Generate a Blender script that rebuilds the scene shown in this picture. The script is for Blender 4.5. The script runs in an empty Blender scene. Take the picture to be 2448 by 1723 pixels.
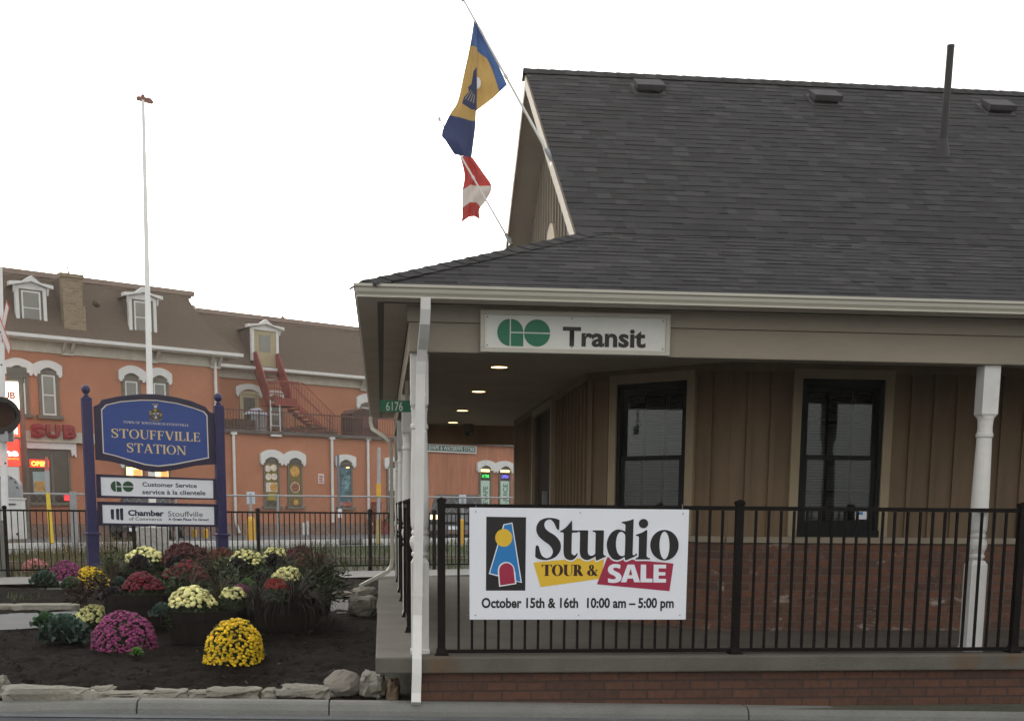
import bpy, bmesh, math, random
from math import sin, cos, pi, radians, sqrt, atan2
from mathutils import Vector, Matrix, geometry, noise
random.seed(11)
SC = bpy.context.scene
COL = SC.collection

# ------------------------------------------------------------------ camera
F_PX, CY_PX = 2880.0, 1661.62
YAW, PITCH, ROLL = radians(6.18616), radians(-8.82750), radians(0.47243)
EYE = Vector((0, 0, 1.55))
_f = Vector((sin(YAW)*cos(PITCH), cos(YAW)*cos(PITCH), sin(PITCH)))
_r = Vector((cos(YAW), -sin(YAW), 0))
_u = _r.cross(_f)
CR = _r*cos(ROLL)+_u*sin(ROLL)
CU = -_r*sin(ROLL)+_u*cos(ROLL)
CF = _f
cam = bpy.data.cameras.new("camera")
cam.sensor_fit = 'HORIZONTAL'; cam.sensor_width = 36.0
cam.lens = F_PX/2448*36.0
cam.shift_y = (CY_PX-861.5)/2448
cam.clip_start = 0.1; cam.clip_end = 2000
camo = bpy.data.objects.new("camera", cam); COL.objects.link(camo)
camo.matrix_world = Matrix(((CR.x, CU.x, -CF.x, EYE.x), (CR.y, CU.y, -CF.y, EYE.y), (CR.z, CU.z, -CF.z, EYE.z), (0, 0, 0, 1)))
SC.camera = camo

# ------------------------------------------------------------------ light
SUN_EL, SUN_AZ = radians(12), radians(-9)      # low sun behind thin cloud, left of the station
world = bpy.data.worlds.new("World"); SC.world = world; world.use_nodes = True
wn = world.node_tree; wn.nodes.clear()
sky = wn.nodes.new('ShaderNodeTexSky'); sky.sky_type = 'NISHITA'; sky.sun_disc = False
sky.sun_elevation = SUN_EL; sky.sun_rotation = SUN_AZ; sky.air_density = 1.0; sky.dust_density = 4.0; sky.ozone_density = 1.0
hs = wn.nodes.new('ShaderNodeHueSaturation'); hs.inputs['Saturation'].default_value = 0.22
bgn = wn.nodes.new('ShaderNodeBackground'); bgn.inputs['Strength'].default_value = 0.15
wo = wn.nodes.new('ShaderNodeOutputWorld')
veil = wn.nodes.new('ShaderNodeMix'); veil.data_type = 'RGBA'      # thin even cloud over the whole sky
veil.inputs[0].default_value = 0.72; veil.inputs[7].default_value = (4.0, 3.95, 3.9, 1)
wn.links.new(sky.outputs[0], hs.inputs['Color']); wn.links.new(hs.outputs[0], veil.inputs[6]); wn.links.new(veil.outputs[2], bgn.inputs['Color']); wn.links.new(bgn.outputs[0], wo.inputs[0])
sl = bpy.data.lights.new("sun", 'SUN'); sl.energy = 0.5; sl.angle = radians(14); sl.color = (1, .9, .76)
so = bpy.data.objects.new("sun", sl); COL.objects.link(so)
sd = Vector((sin(SUN_AZ)*cos(SUN_EL), cos(SUN_AZ)*cos(SUN_EL), sin(SUN_EL)))
so.rotation_euler = sd.to_track_quat('Z', 'Y').to_euler()
SC.view_settings.view_transform = 'Standard'; SC.view_settings.look = 'None'
SC.view_settings.exposure = 1.28; SC.view_settings.gamma = 1.0
SC.cycles.use_denoising = True
SC.cycles.max_bounces = 6; SC.cycles.sample_clamp_indirect = 4

# ------------------------------------------------------------------ survey helpers: a sight line of the photo (full-size pixels) met with a known plane, in metres
def sight(x, y): return CF + CR*((x-1224)/F_PX) - CU*((y-CY_PX)/F_PX)
def at_d(x, y, D): return EYE + sight(x, y)*D
def at_y(x, y, Y): d = sight(x, y); return EYE + d*((Y-EYE.y)/d.y)
def at_x(x, y, X): d = sight(x, y); return EYE + d*((X-EYE.x)/d.x)
def at_z(x, y, Z): d = sight(x, y); return EYE + d*((Z-EYE.z)/d.z)
def at_p(x, y, p, n):
    d = sight(x, y); n = Vector(n); return EYE + d*((Vector(p)-EYE).dot(n)/d.dot(n))

# ------------------------------------------------------------------ materials
def newmat(name):
    m = bpy.data.materials.new(name); m.use_nodes = True
    nt = m.node_tree; b = nt.nodes['Principled BSDF']
    return m, nt, b
def N(nt, t, **kw):
    n = nt.nodes.new(t)
    for k, v in kw.items():
        if hasattr(n, k): setattr(n, k, v)
        else: n.inputs[k].default_value = v
    return n
def c4(c): return (c[0], c[1], c[2], 1)
def ramp(nt, stops, interp='LINEAR'):
    r = nt.nodes.new('ShaderNodeValToRGB'); r.color_ramp.interpolation = interp
    e = r.color_ramp.elements
    while len(e) < len(stops): e.new(0.5)
    for i, (p, c) in enumerate(stops): e[i].position = p; e[i].color = c4(c)
    return r
def mixc(nt, fac, a, b, blend='MIX'):
    m = nt.nodes.new('ShaderNodeMix'); m.data_type = 'RGBA'; m.blend_type = blend
    for s, v in ((m.inputs[0], fac), (m.inputs[6], a), (m.inputs[7], b)):
        if hasattr(v, 'links'): nt.links.new(v, s)
        elif isinstance(v, (int, float)): s.default_value = v
        else: s.default_value = c4(v)
    return m.outputs[2]
def bumpn(nt, b, src, strength, dist):
    bp = nt.nodes.new('ShaderNodeBump'); bp.inputs['Strength'].default_value = strength; bp.inputs['Distance'].default_value = dist
    nt.links.new(src, bp.inputs['Height']); nt.links.new(bp.outputs[0], b.inputs['Normal'])
def coords(nt, uv=False, scale=(1, 1, 1)):
    t = nt.nodes.new('ShaderNodeTexCoord'); mp = nt.nodes.new('ShaderNodeMapping'); mp.inputs['Scale'].default_value = scale
    nt.links.new(t.outputs['UV' if uv else 'Object'], mp.inputs[0]); return mp.outputs[0]
def mat(name, col, rough=.65, var=.12, scale=6, bump=0.0, bscale=60, col2=None, c2amt=.5, metallic=0, stretch=(1, 1, 1), spec=.4, dirt=0, dirtcol=(.1, .09, .075)):
    """painted / raw surface with two scales of wear"""
    m, nt, b = newmat(name)
    v = coords(nt, scale=stretch)
    n1 = N(nt, 'ShaderNodeTexNoise', Scale=scale, Detail=6.0, Roughness=.65); nt.links.new(v, n1.inputs['Vector'])
    lo = [c*(1-var) for c in col]; hi = [min(1, c*(1+var)) for c in col]
    r = ramp(nt, [(.3, lo), (.7, hi)]); nt.links.new(n1.outputs['Fac'], r.inputs[0])
    out = r.outputs[0]
    if col2:
        n2 = N(nt, 'ShaderNodeTexNoise', Scale=scale*.45, Detail=8.0, Roughness=.7); nt.links.new(v, n2.inputs['Vector'])
        r2 = ramp(nt, [(.5, (0, 0, 0)), (.68, (c2amt,)*3)]); nt.links.new(n2.outputs['Fac'], r2.inputs[0])
        out = mixc(nt, r2.outputs[0], out, col2)
    if dirt:
        n3 = N(nt, 'ShaderNodeTexNoise', Scale=scale*2.7, Detail=10.0, Roughness=.8); nt.links.new(v, n3.inputs['Vector'])
        r3 = ramp(nt, [(.55, (0, 0, 0)), (.75, (dirt,)*3)]); nt.links.new(n3.outputs['Fac'], r3.inputs[0])
        out = mixc(nt, r3.outputs[0], out, dirtcol)
    nt.links.new(out, b.inputs['Base Color'])
    b.inputs['Roughness'].default_value = rough; b.inputs['Metallic'].default_value = metallic
    b.inputs['Specular IOR Level'].default_value = spec
    if bump:
        nb = N(nt, 'ShaderNodeTexNoise', Scale=bscale, Detail=5.0); nt.links.new(v, nb.inputs['Vector'])
        bumpn(nt, b, nb.outputs['Fac'], bump, .02)
    return m
def emit(name, col, strength):
    m, nt, b = newmat(name)
    b.inputs['Base Color'].default_value = c4(col); b.inputs['Emission Color'].default_value = c4(col)
    b.inputs['Emission Strength'].default_value = strength; return m
def brickmat(name, ca, cb, mortar, bw=.21, bh=.0667, ms=.008, eff=0.0):
    m, nt, b = newmat(name)
    v = coords(nt, uv=True)
    br = nt.nodes.new('ShaderNodeTexBrick'); br.offset = .5
    br.inputs['Scale'].default_value = 1; br.inputs['Brick Width'].default_value = bw; br.inputs['Row Height'].default_value = bh
    br.inputs['Mortar Size'].default_value = ms; br.inputs['Mortar Smooth'].default_value = .3; br.inputs['Bias'].default_value = -.15
    br.inputs['Color1'].default_value = c4(ca); br.inputs['Color2'].default_value = c4(cb); br.inputs['Mortar'].default_value = c4(mortar)
    nt.links.new(v, br.inputs['Vector'])
    n = N(nt, 'ShaderNodeTexNoise', Scale=22.0, Detail=8.0, Roughness=.7); nt.links.new(v, n.inputs['Vector'])
    r = ramp(nt, [(.25, (.62,)*3), (.75, (1.25, 1.22, 1.18))]); nt.links.new(n.outputs['Fac'], r.inputs[0])
    out = mixc(nt, 1.0, br.outputs['Color'], r.outputs[0], 'MULTIPLY')
    if eff:
        n2 = N(nt, 'ShaderNodeTexNoise', Scale=3.4, Detail=5.0, Roughness=.7); nt.links.new(coords(nt, uv=True, scale=(1, 2.4, 1)), n2.inputs['Vector'])
        r2 = ramp(nt, [(.60, (0, 0, 0)), (.70, (eff,)*3)]); nt.links.new(n2.outputs['Fac'], r2.inputs[0])
        out = mixc(nt, r2.outputs[0], out, (.42, .36, .30))
    nt.links.new(out, b.inputs['Base Color']); b.inputs['Roughness'].default_value = .85
    inv = N(nt, 'ShaderNodeMath', operation='SUBTRACT'); inv.inputs[0].default_value = 1; nt.links.new(br.outputs['Fac'], inv.inputs[1])
    ad = N(nt, 'ShaderNodeMath', operation='MULTIPLY_ADD'); nt.links.new(n.outputs['Fac'], ad.inputs[0]); ad.inputs[1].default_value = .35; nt.links.new(inv.outputs[0], ad.inputs[2])
    bumpn(nt, b, ad.outputs[0], .8, .006)
    return m
def tonemat(name, col, rough=.9, spec=.3, bump=.5, bscale=160, amt=1.0, trans=0):
    """colour multiplied by the per-piece 'tone' attribute (shingle to shingle, leaf to leaf, bloom to bloom)"""
    m, nt, b = newmat(name)
    a = N(nt, 'ShaderNodeAttribute', attribute_name='tone')
    out = mixc(nt, 1.0, a.outputs['Color'], col, 'MULTIPLY')
    v = coords(nt)
    n = N(nt, 'ShaderNodeTexNoise', Scale=bscale, Detail=4.0); nt.links.new(v, n.inputs['Vector'])
    r = ramp(nt, [(.3, (.75,)*3), (.7, (1.2,)*3)]); nt.links.new(n.outputs['Fac'], r.inputs[0])
    out = mixc(nt, 1.0, out, r.outputs[0], 'MULTIPLY')
    nt.links.new(out, b.inputs['Base Color']); b.inputs['Roughness'].default_value = rough; b.inputs['Specular IOR Level'].default_value = spec
    if bump: bumpn(nt, b, n.outputs['Fac'], bump, .004)
    if trans: b.inputs['Transmission Weight'].default_value = 0; b.inputs['Subsurface Weight'].default_value = trans
    return m
def glassmat(name, tint=(.02, .025, .025), rough=.03, alpha=.45):
    """window glass: part mirror, part see-through"""
    m, nt, b = newmat(name); nt.nodes.remove(b)
    g = N(nt, 'ShaderNodeBsdfGlossy', Roughness=rough); g.inputs['Color'].default_value = (.8, .85, .85, 1)
    t = N(nt, 'ShaderNodeBsdfTransparent'); t.inputs['Color'].default_value = c4((alpha,)*3)
    fr = N(nt, 'ShaderNodeFresnel', IOR=1.5)
    mx = nt.nodes.new('ShaderNodeMixShader')
    ad = N(nt, 'ShaderNodeMath', operation='ADD'); ad.inputs[1].default_value = .02; nt.links.new(fr.outputs[0], ad.inputs[0]); g.inputs['Color'].default_value = (.6, .64, .64, 1)
    nt.links.new(ad.outputs[0], mx.inputs[0]); nt.links.new(t.outputs[0], mx.inputs[1]); nt.links.new(g.outputs[0], mx.inputs[2])
    nt.links.new(mx.outputs[0], nt.nodes['Material Output'].inputs[0])
    return m

# ------------------------------------------------------------------ mesh builder
class MB:
    def __init__(s, M=None): s.v = []; s.f = []; s.t = []; s.M = M; s.tone = None; s.uvs = {}
    def add(s, vs, fs, tone=None):
        o = len(s.v)
        for p in vs:
            p = Vector(p); s.v.append(s.M @ p if s.M else p)
        for f in fs:
            s.f.append([o+i for i in f]); s.t.append(tone if tone is not None else 1.0)
        return o
    def box(s, x0, x1, y0, y1, z0, z1, tone=None):
        s.add([(x0, y0, z0), (x1, y0, z0), (x1, y1, z0), (x0, y1, z0), (x0, y0, z1), (x1, y0, z1), (x1, y1, z1), (x0, y1, z1)],
              [(0, 3, 2, 1), (4, 5, 6, 7), (0, 1, 5, 4), (1, 2, 6, 5), (2, 3, 7, 6), (3, 0, 4, 7)], tone); return s
    def prism(s, pts, ext, tone=None):
        n = len(pts); e = Vector(ext); a = [Vector(p) for p in pts]
        tris = geometry.tessellate_polygon([a])
        s.add(a+[p+e for p in a], [tuple(t) for t in tris]+[tuple(n+i for i in reversed(t)) for t in tris]+[(i, (i+1) % n, n+(i+1) % n, n+i) for i in range(n)], tone); return s
    def loops(s, loops, ext, tone=None):
        """filled outline with holes, thickened along ext"""
        e = Vector(ext); L = [[Vector(p) for p in l] for l in loops]
        tris = geometry.tessellate_polygon(L); a = [p for l in L for p in l]; n = len(a)
        fs = [tuple(t) for t in tris]+[tuple(n+i for i in reversed(t)) for t in tris]; o = 0
        for l in L:
            k = len(l); fs += [(o+i, o+(i+1) % k, n+o+(i+1) % k, n+o+i) for i in range(k)]; o += k
        s.add(a+[p+e for p in a], fs, tone); return s
    def quad(s, *p, tone=None): s.add(p, [tuple(range(len(p)))], tone); return s
    def cyl(s, p0, p1, r0, r1=None, n=12, cap=True, tone=None):
        r1 = r0 if r1 is None else r1; p0 = Vector(p0); p1 = Vector(p1); d = (p1-p0).normalized()
        a = d.orthogonal().normalized(); b = d.cross(a)
        vs = [p0+(a*cos(2*pi*i/n)+b*sin(2*pi*i/n))*r0 for i in range(n)]+[p1+(a*cos(2*pi*i/n)+b*sin(2*pi*i/n))*r1 for i in range(n)]
        fs = [(i, (i+1) % n, n+(i+1) % n, n+i) for i in range(n)]
        if cap: fs += [tuple(reversed(range(n))), tuple(range(n, 2*n))]
        s.add(vs, fs, tone); return s
    def tube(s, path, w, h=None, n=8, tone=None, side=None):
        """swept tube; h given = rectangular section (w across 'side', h the other way)"""
        P = [Vector(p) for p in path]; rings = []
        for i, p in enumerate(P):
            d = (P[min(i+1, len(P)-1)]-P[max(i-1, 0)]).normalized()
            a = (Vector(side) if side else d.orthogonal()).normalized(); a = (a-d*a.dot(d)).normalized(); b = d.cross(a)
            if h is None: rings.append([p+(a*cos(2*pi*k/n)+b*sin(2*pi*k/n))*w for k in range(n)])
            else: rings.append([p+a*x*w/2+b*y*h/2 for x, y in ((-1, -1), (1, -1), (1, 1), (-1, 1))])
        k = len(rings[0]); vs = [q for r in rings for q in r]
        fs = [(i*k+j, i*k+(j+1) % k, (i+1)*k+(j+1) % k, (i+1)*k+j) for i in range(len(P)-1) for j in range(k)]
        fs += [tuple(reversed(range(k))), tuple(range((len(P)-1)*k, len(P)*k))]
        s.add(vs, fs, tone); return s
    def lathe(s, prof, c, n=16, sq=False, tone=None):
        """prof = [(r, z)]; sq = square section (r = half width)"""
        c = Vector(c); vs = []
        if sq: n = 4
        for r, z in prof:
            for i in range(n):
                if sq: x, y = ((-1, -1), (1, -1), (1, 1), (-1, 1))[i]; vs.append(c+Vector((x*r, y*r, z)))
                else: a = 2*pi*i/n; vs.append(c+Vector((r*cos(a), r*sin(a), z)))
        m = len(prof)
        fs = [(i*n+j, i*n+(j+1) % n, (i+1)*n+(j+1) % n, (i+1)*n+j) for i in range(m-1) for j in range(n)]
        fs += [tuple(reversed(range(n))), tuple(range((m-1)*n, m*n))]
        s.add(vs, fs, tone); return s
    def ball(s, c, r, nu=12, nv=8, sc=(1, 1, 1), tone=None):
        c = Vector(c); vs = []; fs = []
        for j in range(nv+1):
            for i in range(nu):
                a = 2*pi*i/nu; b = -pi/2+pi*j/nv
                vs.append(c+Vector((cos(a)*cos(b)*sc[0], sin(a)*cos(b)*sc[1], sin(b)*sc[2]))*r)
        for j in range(nv):
            for i in range(nu): fs.append((j*nu+i, j*nu+(i+1) % nu, (j+1)*nu+(i+1) % nu, (j+1)*nu+i))
        s.add(vs, fs, tone); return s
def link(name, me, m, parent=None):
    o = bpy.data.objects.new(name, me); COL.objects.link(o)
    if m is not None: me.materials.append(m)
    if parent: o.parent = parent
    return o
def rootloc(p):
    while p.parent: p = p.parent
    return p.location
def put(name, mb, m, parent=None, local=False, smooth=False, bevel=0, uv=False, origin=None):
    """link a builder as ONE mesh; world coordinates unless local"""
    off = Vector((0, 0, 0))
    if parent is not None and not local: off = rootloc(parent)
    if parent is None and origin is not None: off = Vector(origin)
    me = bpy.data.meshes.new(name)
    me.from_pydata([tuple(v-off) for v in mb.v], [], mb.f)
    bm = bmesh.new(); bm.from_mesh(me); bmesh.ops.remove_doubles(bm, verts=bm.verts, dist=1e-6) if smooth else None
    if not getattr(mb, 'keep', False) and len(bm.faces) < 60000: bmesh.ops.recalc_face_normals(bm, faces=bm.faces)
    bm.to_mesh(me); bm.free()
    if any(t != 1.0 for t in mb.t) and len(me.polygons) == len(mb.t):
        at = me.color_attributes.new('tone', 'FLOAT_COLOR', 'CORNER')
        for p in me.polygons:
            t = mb.t[p.index]; c = (t, t, t, 1) if isinstance(t, (int, float)) else (*t, 1)
            for li in p.loop_indices: at.data[li].color = c
    if uv:
        ul = me.uv_layers.new(name='UVMap')
        for p in me.polygons:
            n = p.normal
            if abs(n.z) > .97: t, b = Vector((1, 0, 0)), Vector((0, 1, 0))
            else:
                t = Vector((-n.y, n.x, 0)).normalized(); b = n.cross(t)
                if b.z < 0: b = -b; t = -t
            for li in p.loop_indices:
                q = me.vertices[me.loops[li].vertex_index].co+off; ul.data[li].uv = (q.dot(t), q.dot(b))
    if smooth:
        for p in me.polygons: p.use_smooth = True
    o = link(name, me, m, parent)
    if parent is None and origin is not None: o.location = off
    if bevel:
        md = o.modifiers.new('bevel', 'BEVEL'); md.width = bevel; md.segments = 2; md.limit_method = 'ANGLE'; md.angle_limit = radians(40)
    return o
def thing(name, label, cat, loc=(0, 0, 0), group=None, rz=0):
    o = bpy.data.objects.new(name, None); COL.objects.link(o); o.location = loc; o.rotation_euler = (0, 0, rz); o.empty_display_size = .1
    return tag(o, label, cat, group)
def tag(o, label, cat, group=None):
    o['label'] = label; o['category'] = cat
    if group: o['group'] = group
    return o
def struct(o, kind='structure'): o['kind'] = kind; return o
def copytree(o, loc, rz=None, label=None):
    r = o.copy(); COL.objects.link(r); r.location = loc
    if rz is not None: r.rotation_euler = (0, 0, rz)
    if label: r['label'] = label
    for ch in o.children:
        c = ch.copy(); COL.objects.link(c); c.parent = r
        for g in ch.children:
            d = g.copy(); COL.objects.link(d); d.parent = c
    return r
def frame(o, u, n):
    """matrix: local x along u, local y along n (into the wall), z up"""
    u = Vector(u).normalized(); n = Vector(n).normalized(); o = Vector(o)
    return Matrix(((u.x, n.x, 0, o.x), (u.y, n.y, 0, o.y), (u.z, n.z, 1, o.z), (0, 0, 0, 1)))

# ------------------------------------------------------------------ lettering
def crom(pts, closed=True, k=6, sharp=()):
    """smooth outline through points; indices in sharp stay corners"""
    n = len(pts); out = []
    P = [Vector(p) for p in pts]
    for i in range(n if closed else n-1):
        p1 = P[i]; p2 = P[(i+1) % n]
        p0 = P[i-1] if (closed or i > 0) else p1; p3 = P[(i+2) % n] if (closed or i+2 < n) else p2
        if i in sharp: p0 = p1
        if (i+1) % n in sharp: p3 = p2
        for j in range(k):
            t = j/k
            out.append(.5*((2*p1)+(p2-p0)*t+(2*p0-5*p1+4*p2-p3)*t*t+(3*p1-p0-3*p2+p3)*t**3))
    if not closed: out.append(P[-1])
    return out
def stroke(pts, ws, k=6):
    P = crom([Vector((x, y, 0)) for x, y in pts], closed=False, k=k); n = len(P); m = len(ws)-1
    L = []; R = []
    for i, p in enumerate(P):
        d = (P[min(i+1, n-1)]-P[max(i-1, 0)]).normalized(); q = Vector((-d.y, d.x, 0))
        t = i/(n-1)*m; a = min(int(t), m-1); w = ws[a]+(ws[a+1]-ws[a])*(t-a)
        L.append(p+q*w/2); R.append(p-q*w/2)
    return [[(p.x, p.y) for p in L+R[::-1]]]
def ell(cx, cy, rx, ry, n=28, a0=0, a1=2*pi): return [(cx+rx*cos(a0+(a1-a0)*i/n), cy+ry*sin(a0+(a1-a0)*i/n)) for i in range(n if abs(a1-a0) > 6.2 else n+1)]
def serif(ch, w=.15, h=.05, s=.045, f=.07):
    """roman capital, unit height: list of pieces (each a list of loops), advance width"""
    def R(x0, x1, y0, y1): return [[(x0, y0), (x1, y0), (x1, y1), (x0, y1)]]
    def stem(x, w_=w, top=True, bot=True):
        o = [R(x, x+w_, 0, 1)]
        if bot: o.append([[(x-f, 0), (x+w_+f, 0), (x+w_+f, s*.6), (x+w_, s*2), (x, s*2), (x-f, s*.6)]])
        if top: o.append([[(x-f, 1), (x-f, 1-s*.6), (x, 1-s*2), (x+w_, 1-s*2), (x+w_+f, 1-s*.6), (x+w_+f, 1)]])
        return o
    def bar(x0, y0, x1, y1, w_): return [[(x0-w_/2, y0), (x0+w_/2, y0), (x1+w_/2, y1), (x1-w_/2, y1)]]
    def foot(x, y, w_=.1): return R(x-w_-f*.6, x+w_+f*.6, y, y+s)
    if ch == 'S':
        P = [(.55, .80), (.50, .93), (.32, .97), (.12, .88), (.12, .68), (.32, .52), (.52, .36), (.54, .15), (.34, .03), (.14, .06), (.07, .21)]
        W = [h, h*1.1, h*1.3, w*.8, w, w*1.1, w, w*.8, h*1.3, h*1.1, h]
        return [stroke(P, W), R(.52, .58, .68, 1.0), R(.05, .10, 0, .32)], .64
    if ch == 'T': return stem(.37-w/2+.03, top=False)+[R(0, .8, 1-s*1.2, 1.0), [[(0, 1), (0, .76), (s, .76), (.12, 1-s)]], [[(.8, 1), (.8-.12, 1-s), (.8-s, .76), (.8, .76)]]], .80
    if ch == 'O': return [[ell(.44, .5, .44, .52), ell(.44, .5, .44-w, .52-h)]], .88
    if ch == 'U':
        return [[[(.08, 1), (.08, .3)]+ell(.4, .3, .32, .32, 14, pi, 2*pi)+[(.72, .3), (.72, 1), (.72-h, 1), (.72-h, .3)]+ell(.4+(w-h)/2, .3, .32-(w+h)/2, .32-h, 14, 2*pi, pi)+[(.08+w, .3), (.08+w, 1)]], R(0, .08+w+f, 1-s, 1.002), R(.6, .82, 1-s, 1.002)], .80
    if ch in 'FE':
        o = stem(.06)+[R(.06+w, .56, 1-s*1.2, 1.001), [[(.56, 1), (.50, 1-s), (.56-s, .78), (.56, .78)]], R(.06+w, .46, .5, .5+s*1.2), R(.46-s, .46, .40, .64)]
        if ch == 'E': o += [R(.06+w, .58, 0, s*1.2), [[(.6, 0), (.6, .25), (.6-s, .25), (.52, s)]]]
        return o, .62
    if ch == 'L': return stem(.06)+[R(.06+w, .56, 0, s*1.2), [[(.58, 0), (.58, .28), (.58-s, .28), (.5, s)]]], .60
    if ch == 'I': return stem(.07), .14+w
    if ch == 'V': return [bar(.12, 1, .40, 0, w*1.1), bar(.70, 1, .43, 0, h*1.2), foot(.12, 1-s), foot(.70, 1-s, .06)], .80
    if ch == 'A': return [bar(.40, 1, .10, 0, h*1.2), bar(.42, 1, .72, 0, w*1.1), R(.2, .6, .3, .3+s), foot(.1, 0, .05), foot(.72, 0)], .82
    if ch == 'N': return [R(.1, .1+h*1.2, 0, 1), R(.74, .74+h*1.2, 0, 1), bar(.14, 1, .74, 0, w*1.15), R(0, .24, 1-s, 1.002), R(.02, .24, 0, s), R(.64, .9, 1-s, 1.002)], .88
    if ch == 'R':
        return stem(.06)+[[[(.06+w, 1), (.38, 1)]+ell(.38, .74, .24, .26, 12, pi/2, -pi/2)+[(.06+w, .48), (.06+w, .48+h), (.36, .48+h)]+ell(.36, .74, .24-w*.85, .26-h, 12, -pi/2, pi/2)+[(.06+w, 1-h)]], bar(.40, .5, .66, 0, w*1.15), R(.58, .8, 0, s)], .78
    if ch == 'H': return stem(.06)+stem(.60)+[R(.06+w, .60, .48, .48+s)], .66+w+.06
    if ch == 'W': return [bar(.1, 1, .32, 0, w), bar(.5, 1, .34, 0, h*1.2), bar(.5, 1, .74, 0, w), bar(.96, 1, .77, 0, h*1.2), foot(.1, 1-s, .06), foot(.96, 1-s, .04)], 1.05
    if ch == 'C': return [stroke([(.70, .78), (.60, .94), (.42, .98), (.18, .84), (.09, .5), (.18, .16), (.42, .02), (.60, .06), (.72, .22)], [h, h*1.2, h, w*.8, w, w*.8, h, h*1.1, h]), R(.67, .72, .66, 1)], .78
    if ch == '-': return [R(.02, .25, .38, .46)], .28
    if ch == '&': return [[ell(.36, .76, .2, .24), ell(.36, .76, .2-w*.7, .24-h)], [ell(.32, .27, .30, .28), ell(.33, .27, .30-w, .28-h)], bar(.30, .66, .74, 0, w), stroke([(.60, .16), (.70, .30), (.76, .52)], [h, h, h]), R(.64, .88, .50, .50+s), R(.68, .90, 0, s)], .88
    return [], .35
def roman(mb, text, x, z, height, width=None, y=0, w=.15, h=.05, gap=.07, th=.0015, slant=0, extra=0):
    """write roman capitals with pieces stepped by a hair so that none lie in one plane"""
    adv = []; tot = 0
    for c in text:
        g = serif(c, w, h); adv.append(g); tot += g[1]+gap
    sx = height if width is None else width/(tot-gap)
    cx = x
    for c, (pcs, a) in zip(text, adv):
        for i, lp in enumerate(pcs):
            mb.loops([[(cx+px*sx, y, z+pz*height+slant*(cx+px*sx-x)) for px, pz in l] for l in lp], (0, -(th+.00018*(i+extra)), 0))
        cx += (a+gap)*sx
def sans(name, text, m, parent, origin, u, width=None, height=.1, bold=0.0, th=.001, xscale=None, spacing=1.0):
    """plain letters: baseline starts at origin, runs along u; built-in font turned into a mesh, lying in the x-z plane of u"""
    cu = bpy.data.curves.new(name, 'FONT'); cu.body = text; cu.size = 1; cu.offset = bold; cu.extrude = 0; cu.space_character = spacing; cu.resolution_u = 3
    t = bpy.data.objects.new(name, cu); COL.objects.link(t)
    dg = bpy.context.evaluated_depsgraph_get(); me = bpy.data.meshes.new_from_object(t.evaluated_get(dg))
    bpy.data.objects.remove(t)
    xs = [v.co.x for v in me.vertices]; x0 = min(xs); wd = max(xs)-x0
    capz = .729
    sz = height/capz; sx = (width/wd) if width else sz*(xscale or 1)
    u = Vector(u).normalized(); o = Vector(origin)-rootloc(parent) if parent else Vector(origin)
    n = Vector((u.y, -u.x, 0))
    for v in me.vertices:
        p = o+u*((v.co.x-x0)*sx)+Vector((0, 0, v.co.y*sz))+n*th; v.co = p
    return link(name, me, m, parent)
# ------------------------------------------------------------------ palette
M_asphalt = mat('asphalt', (.058, .063, .073), .9, .25, 3, .6, 180, (.08, .082, .088), .4)
M_lot = mat('lot asphalt', (.12, .12, .125), .9, .15, 1.5, .3, 120)
M_conc = mat('concrete', (.115, .105, .087), .9, .18, 3, .35, 90, (.075, .071, .058), .6, dirt=.35)
M_kerb = mat('kerb concrete', (.175, .175, .16), .92, .16, 2.5, .5, 70, (.16, .165, .145), .6, dirt=.4)
M_walk = mat('walk concrete', (.25, .245, .225), .9, .1, 2, .3, 80, dirt=.2)
M_soil = mat('mulch', (.0085, .0064, .0048), .97, .5, 30, 1.0, 60, (.013, .0095, .007), .6, spec=.08)
M_chip = tonemat('mulch chip', (.012, .0088, .0064), .95, spec=.08, bscale=80)
M_ground = mat('ground', (.075, .075, .055), .95, .3, 1.2, .6, 20, (.05, .065, .03), .8)
M_grass = tonemat('grass blade', (.085, .105, .04), .8, bscale=10, bump=0)
M_stone = mat('border stone', (.25, .23, .185), .9, .25, 7, .9, 30, (.13, .115, .09), .7, dirt=.4)
M_rock = mat('boulder', (.22, .20, .17), .9, .2, 6, .6, 25, (.24, .20, .16), .6, dirt=.3)
M_brick = brickmat('base brick', (.108, .048, .028), (.066, .034, .022), (.055, .034, .027))
M_brick2 = brickmat('porch wall brick', (.17, .077, .047), (.088, .052, .039), (.135, .10, .08), eff=.9)
M_siding = mat('tan siding', (.185, .126, .072), .75, .22, 2.5, .15, 40, (.12, .085, .055), .5, stretch=(1, 1, .25))
M_gable = mat('gable siding', (.25, .215, .165), .8, .2, 3, .2, 40, (.15, .13, .105), .7, stretch=(1, 1, .2))
M_trim = mat('cream trim', (.33, .26, .165), .7, .1, 4, .1, 40, dirt=.15)
M_beam = mat('beam paint', (.30, .257, .193), .7, .1, 2, .12, 40, (.20, .18, .15), .45, stretch=(.4, 1, 1), dirt=.12)
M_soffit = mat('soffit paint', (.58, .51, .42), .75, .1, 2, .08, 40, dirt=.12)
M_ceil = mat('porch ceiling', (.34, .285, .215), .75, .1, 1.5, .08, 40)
M_white = mat('white post paint', (.66, .65, .615), .55, .06, 5, .06, 60, (.5, .48, .42), .4, dirt=.18, dirtcol=(.3, .28, .23))
M_gutter = mat('gutter paint', (.46, .435, .36), .45, .05, 2, 0, 40, dirt=.1, dirtcol=(.25, .23, .19), stretch=(.3, 1, 1))
M_wframe = mat('dark window frame', (.012, .014, .013), .6, .2, 5, spec=.15)
M_wedge = mat('window edge', (.35, .36, .34), .5)
M_blind = mat('window blind', (.30, .31, .30), .6, .06, 3)
M_glass = glassmat('window glass')
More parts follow.
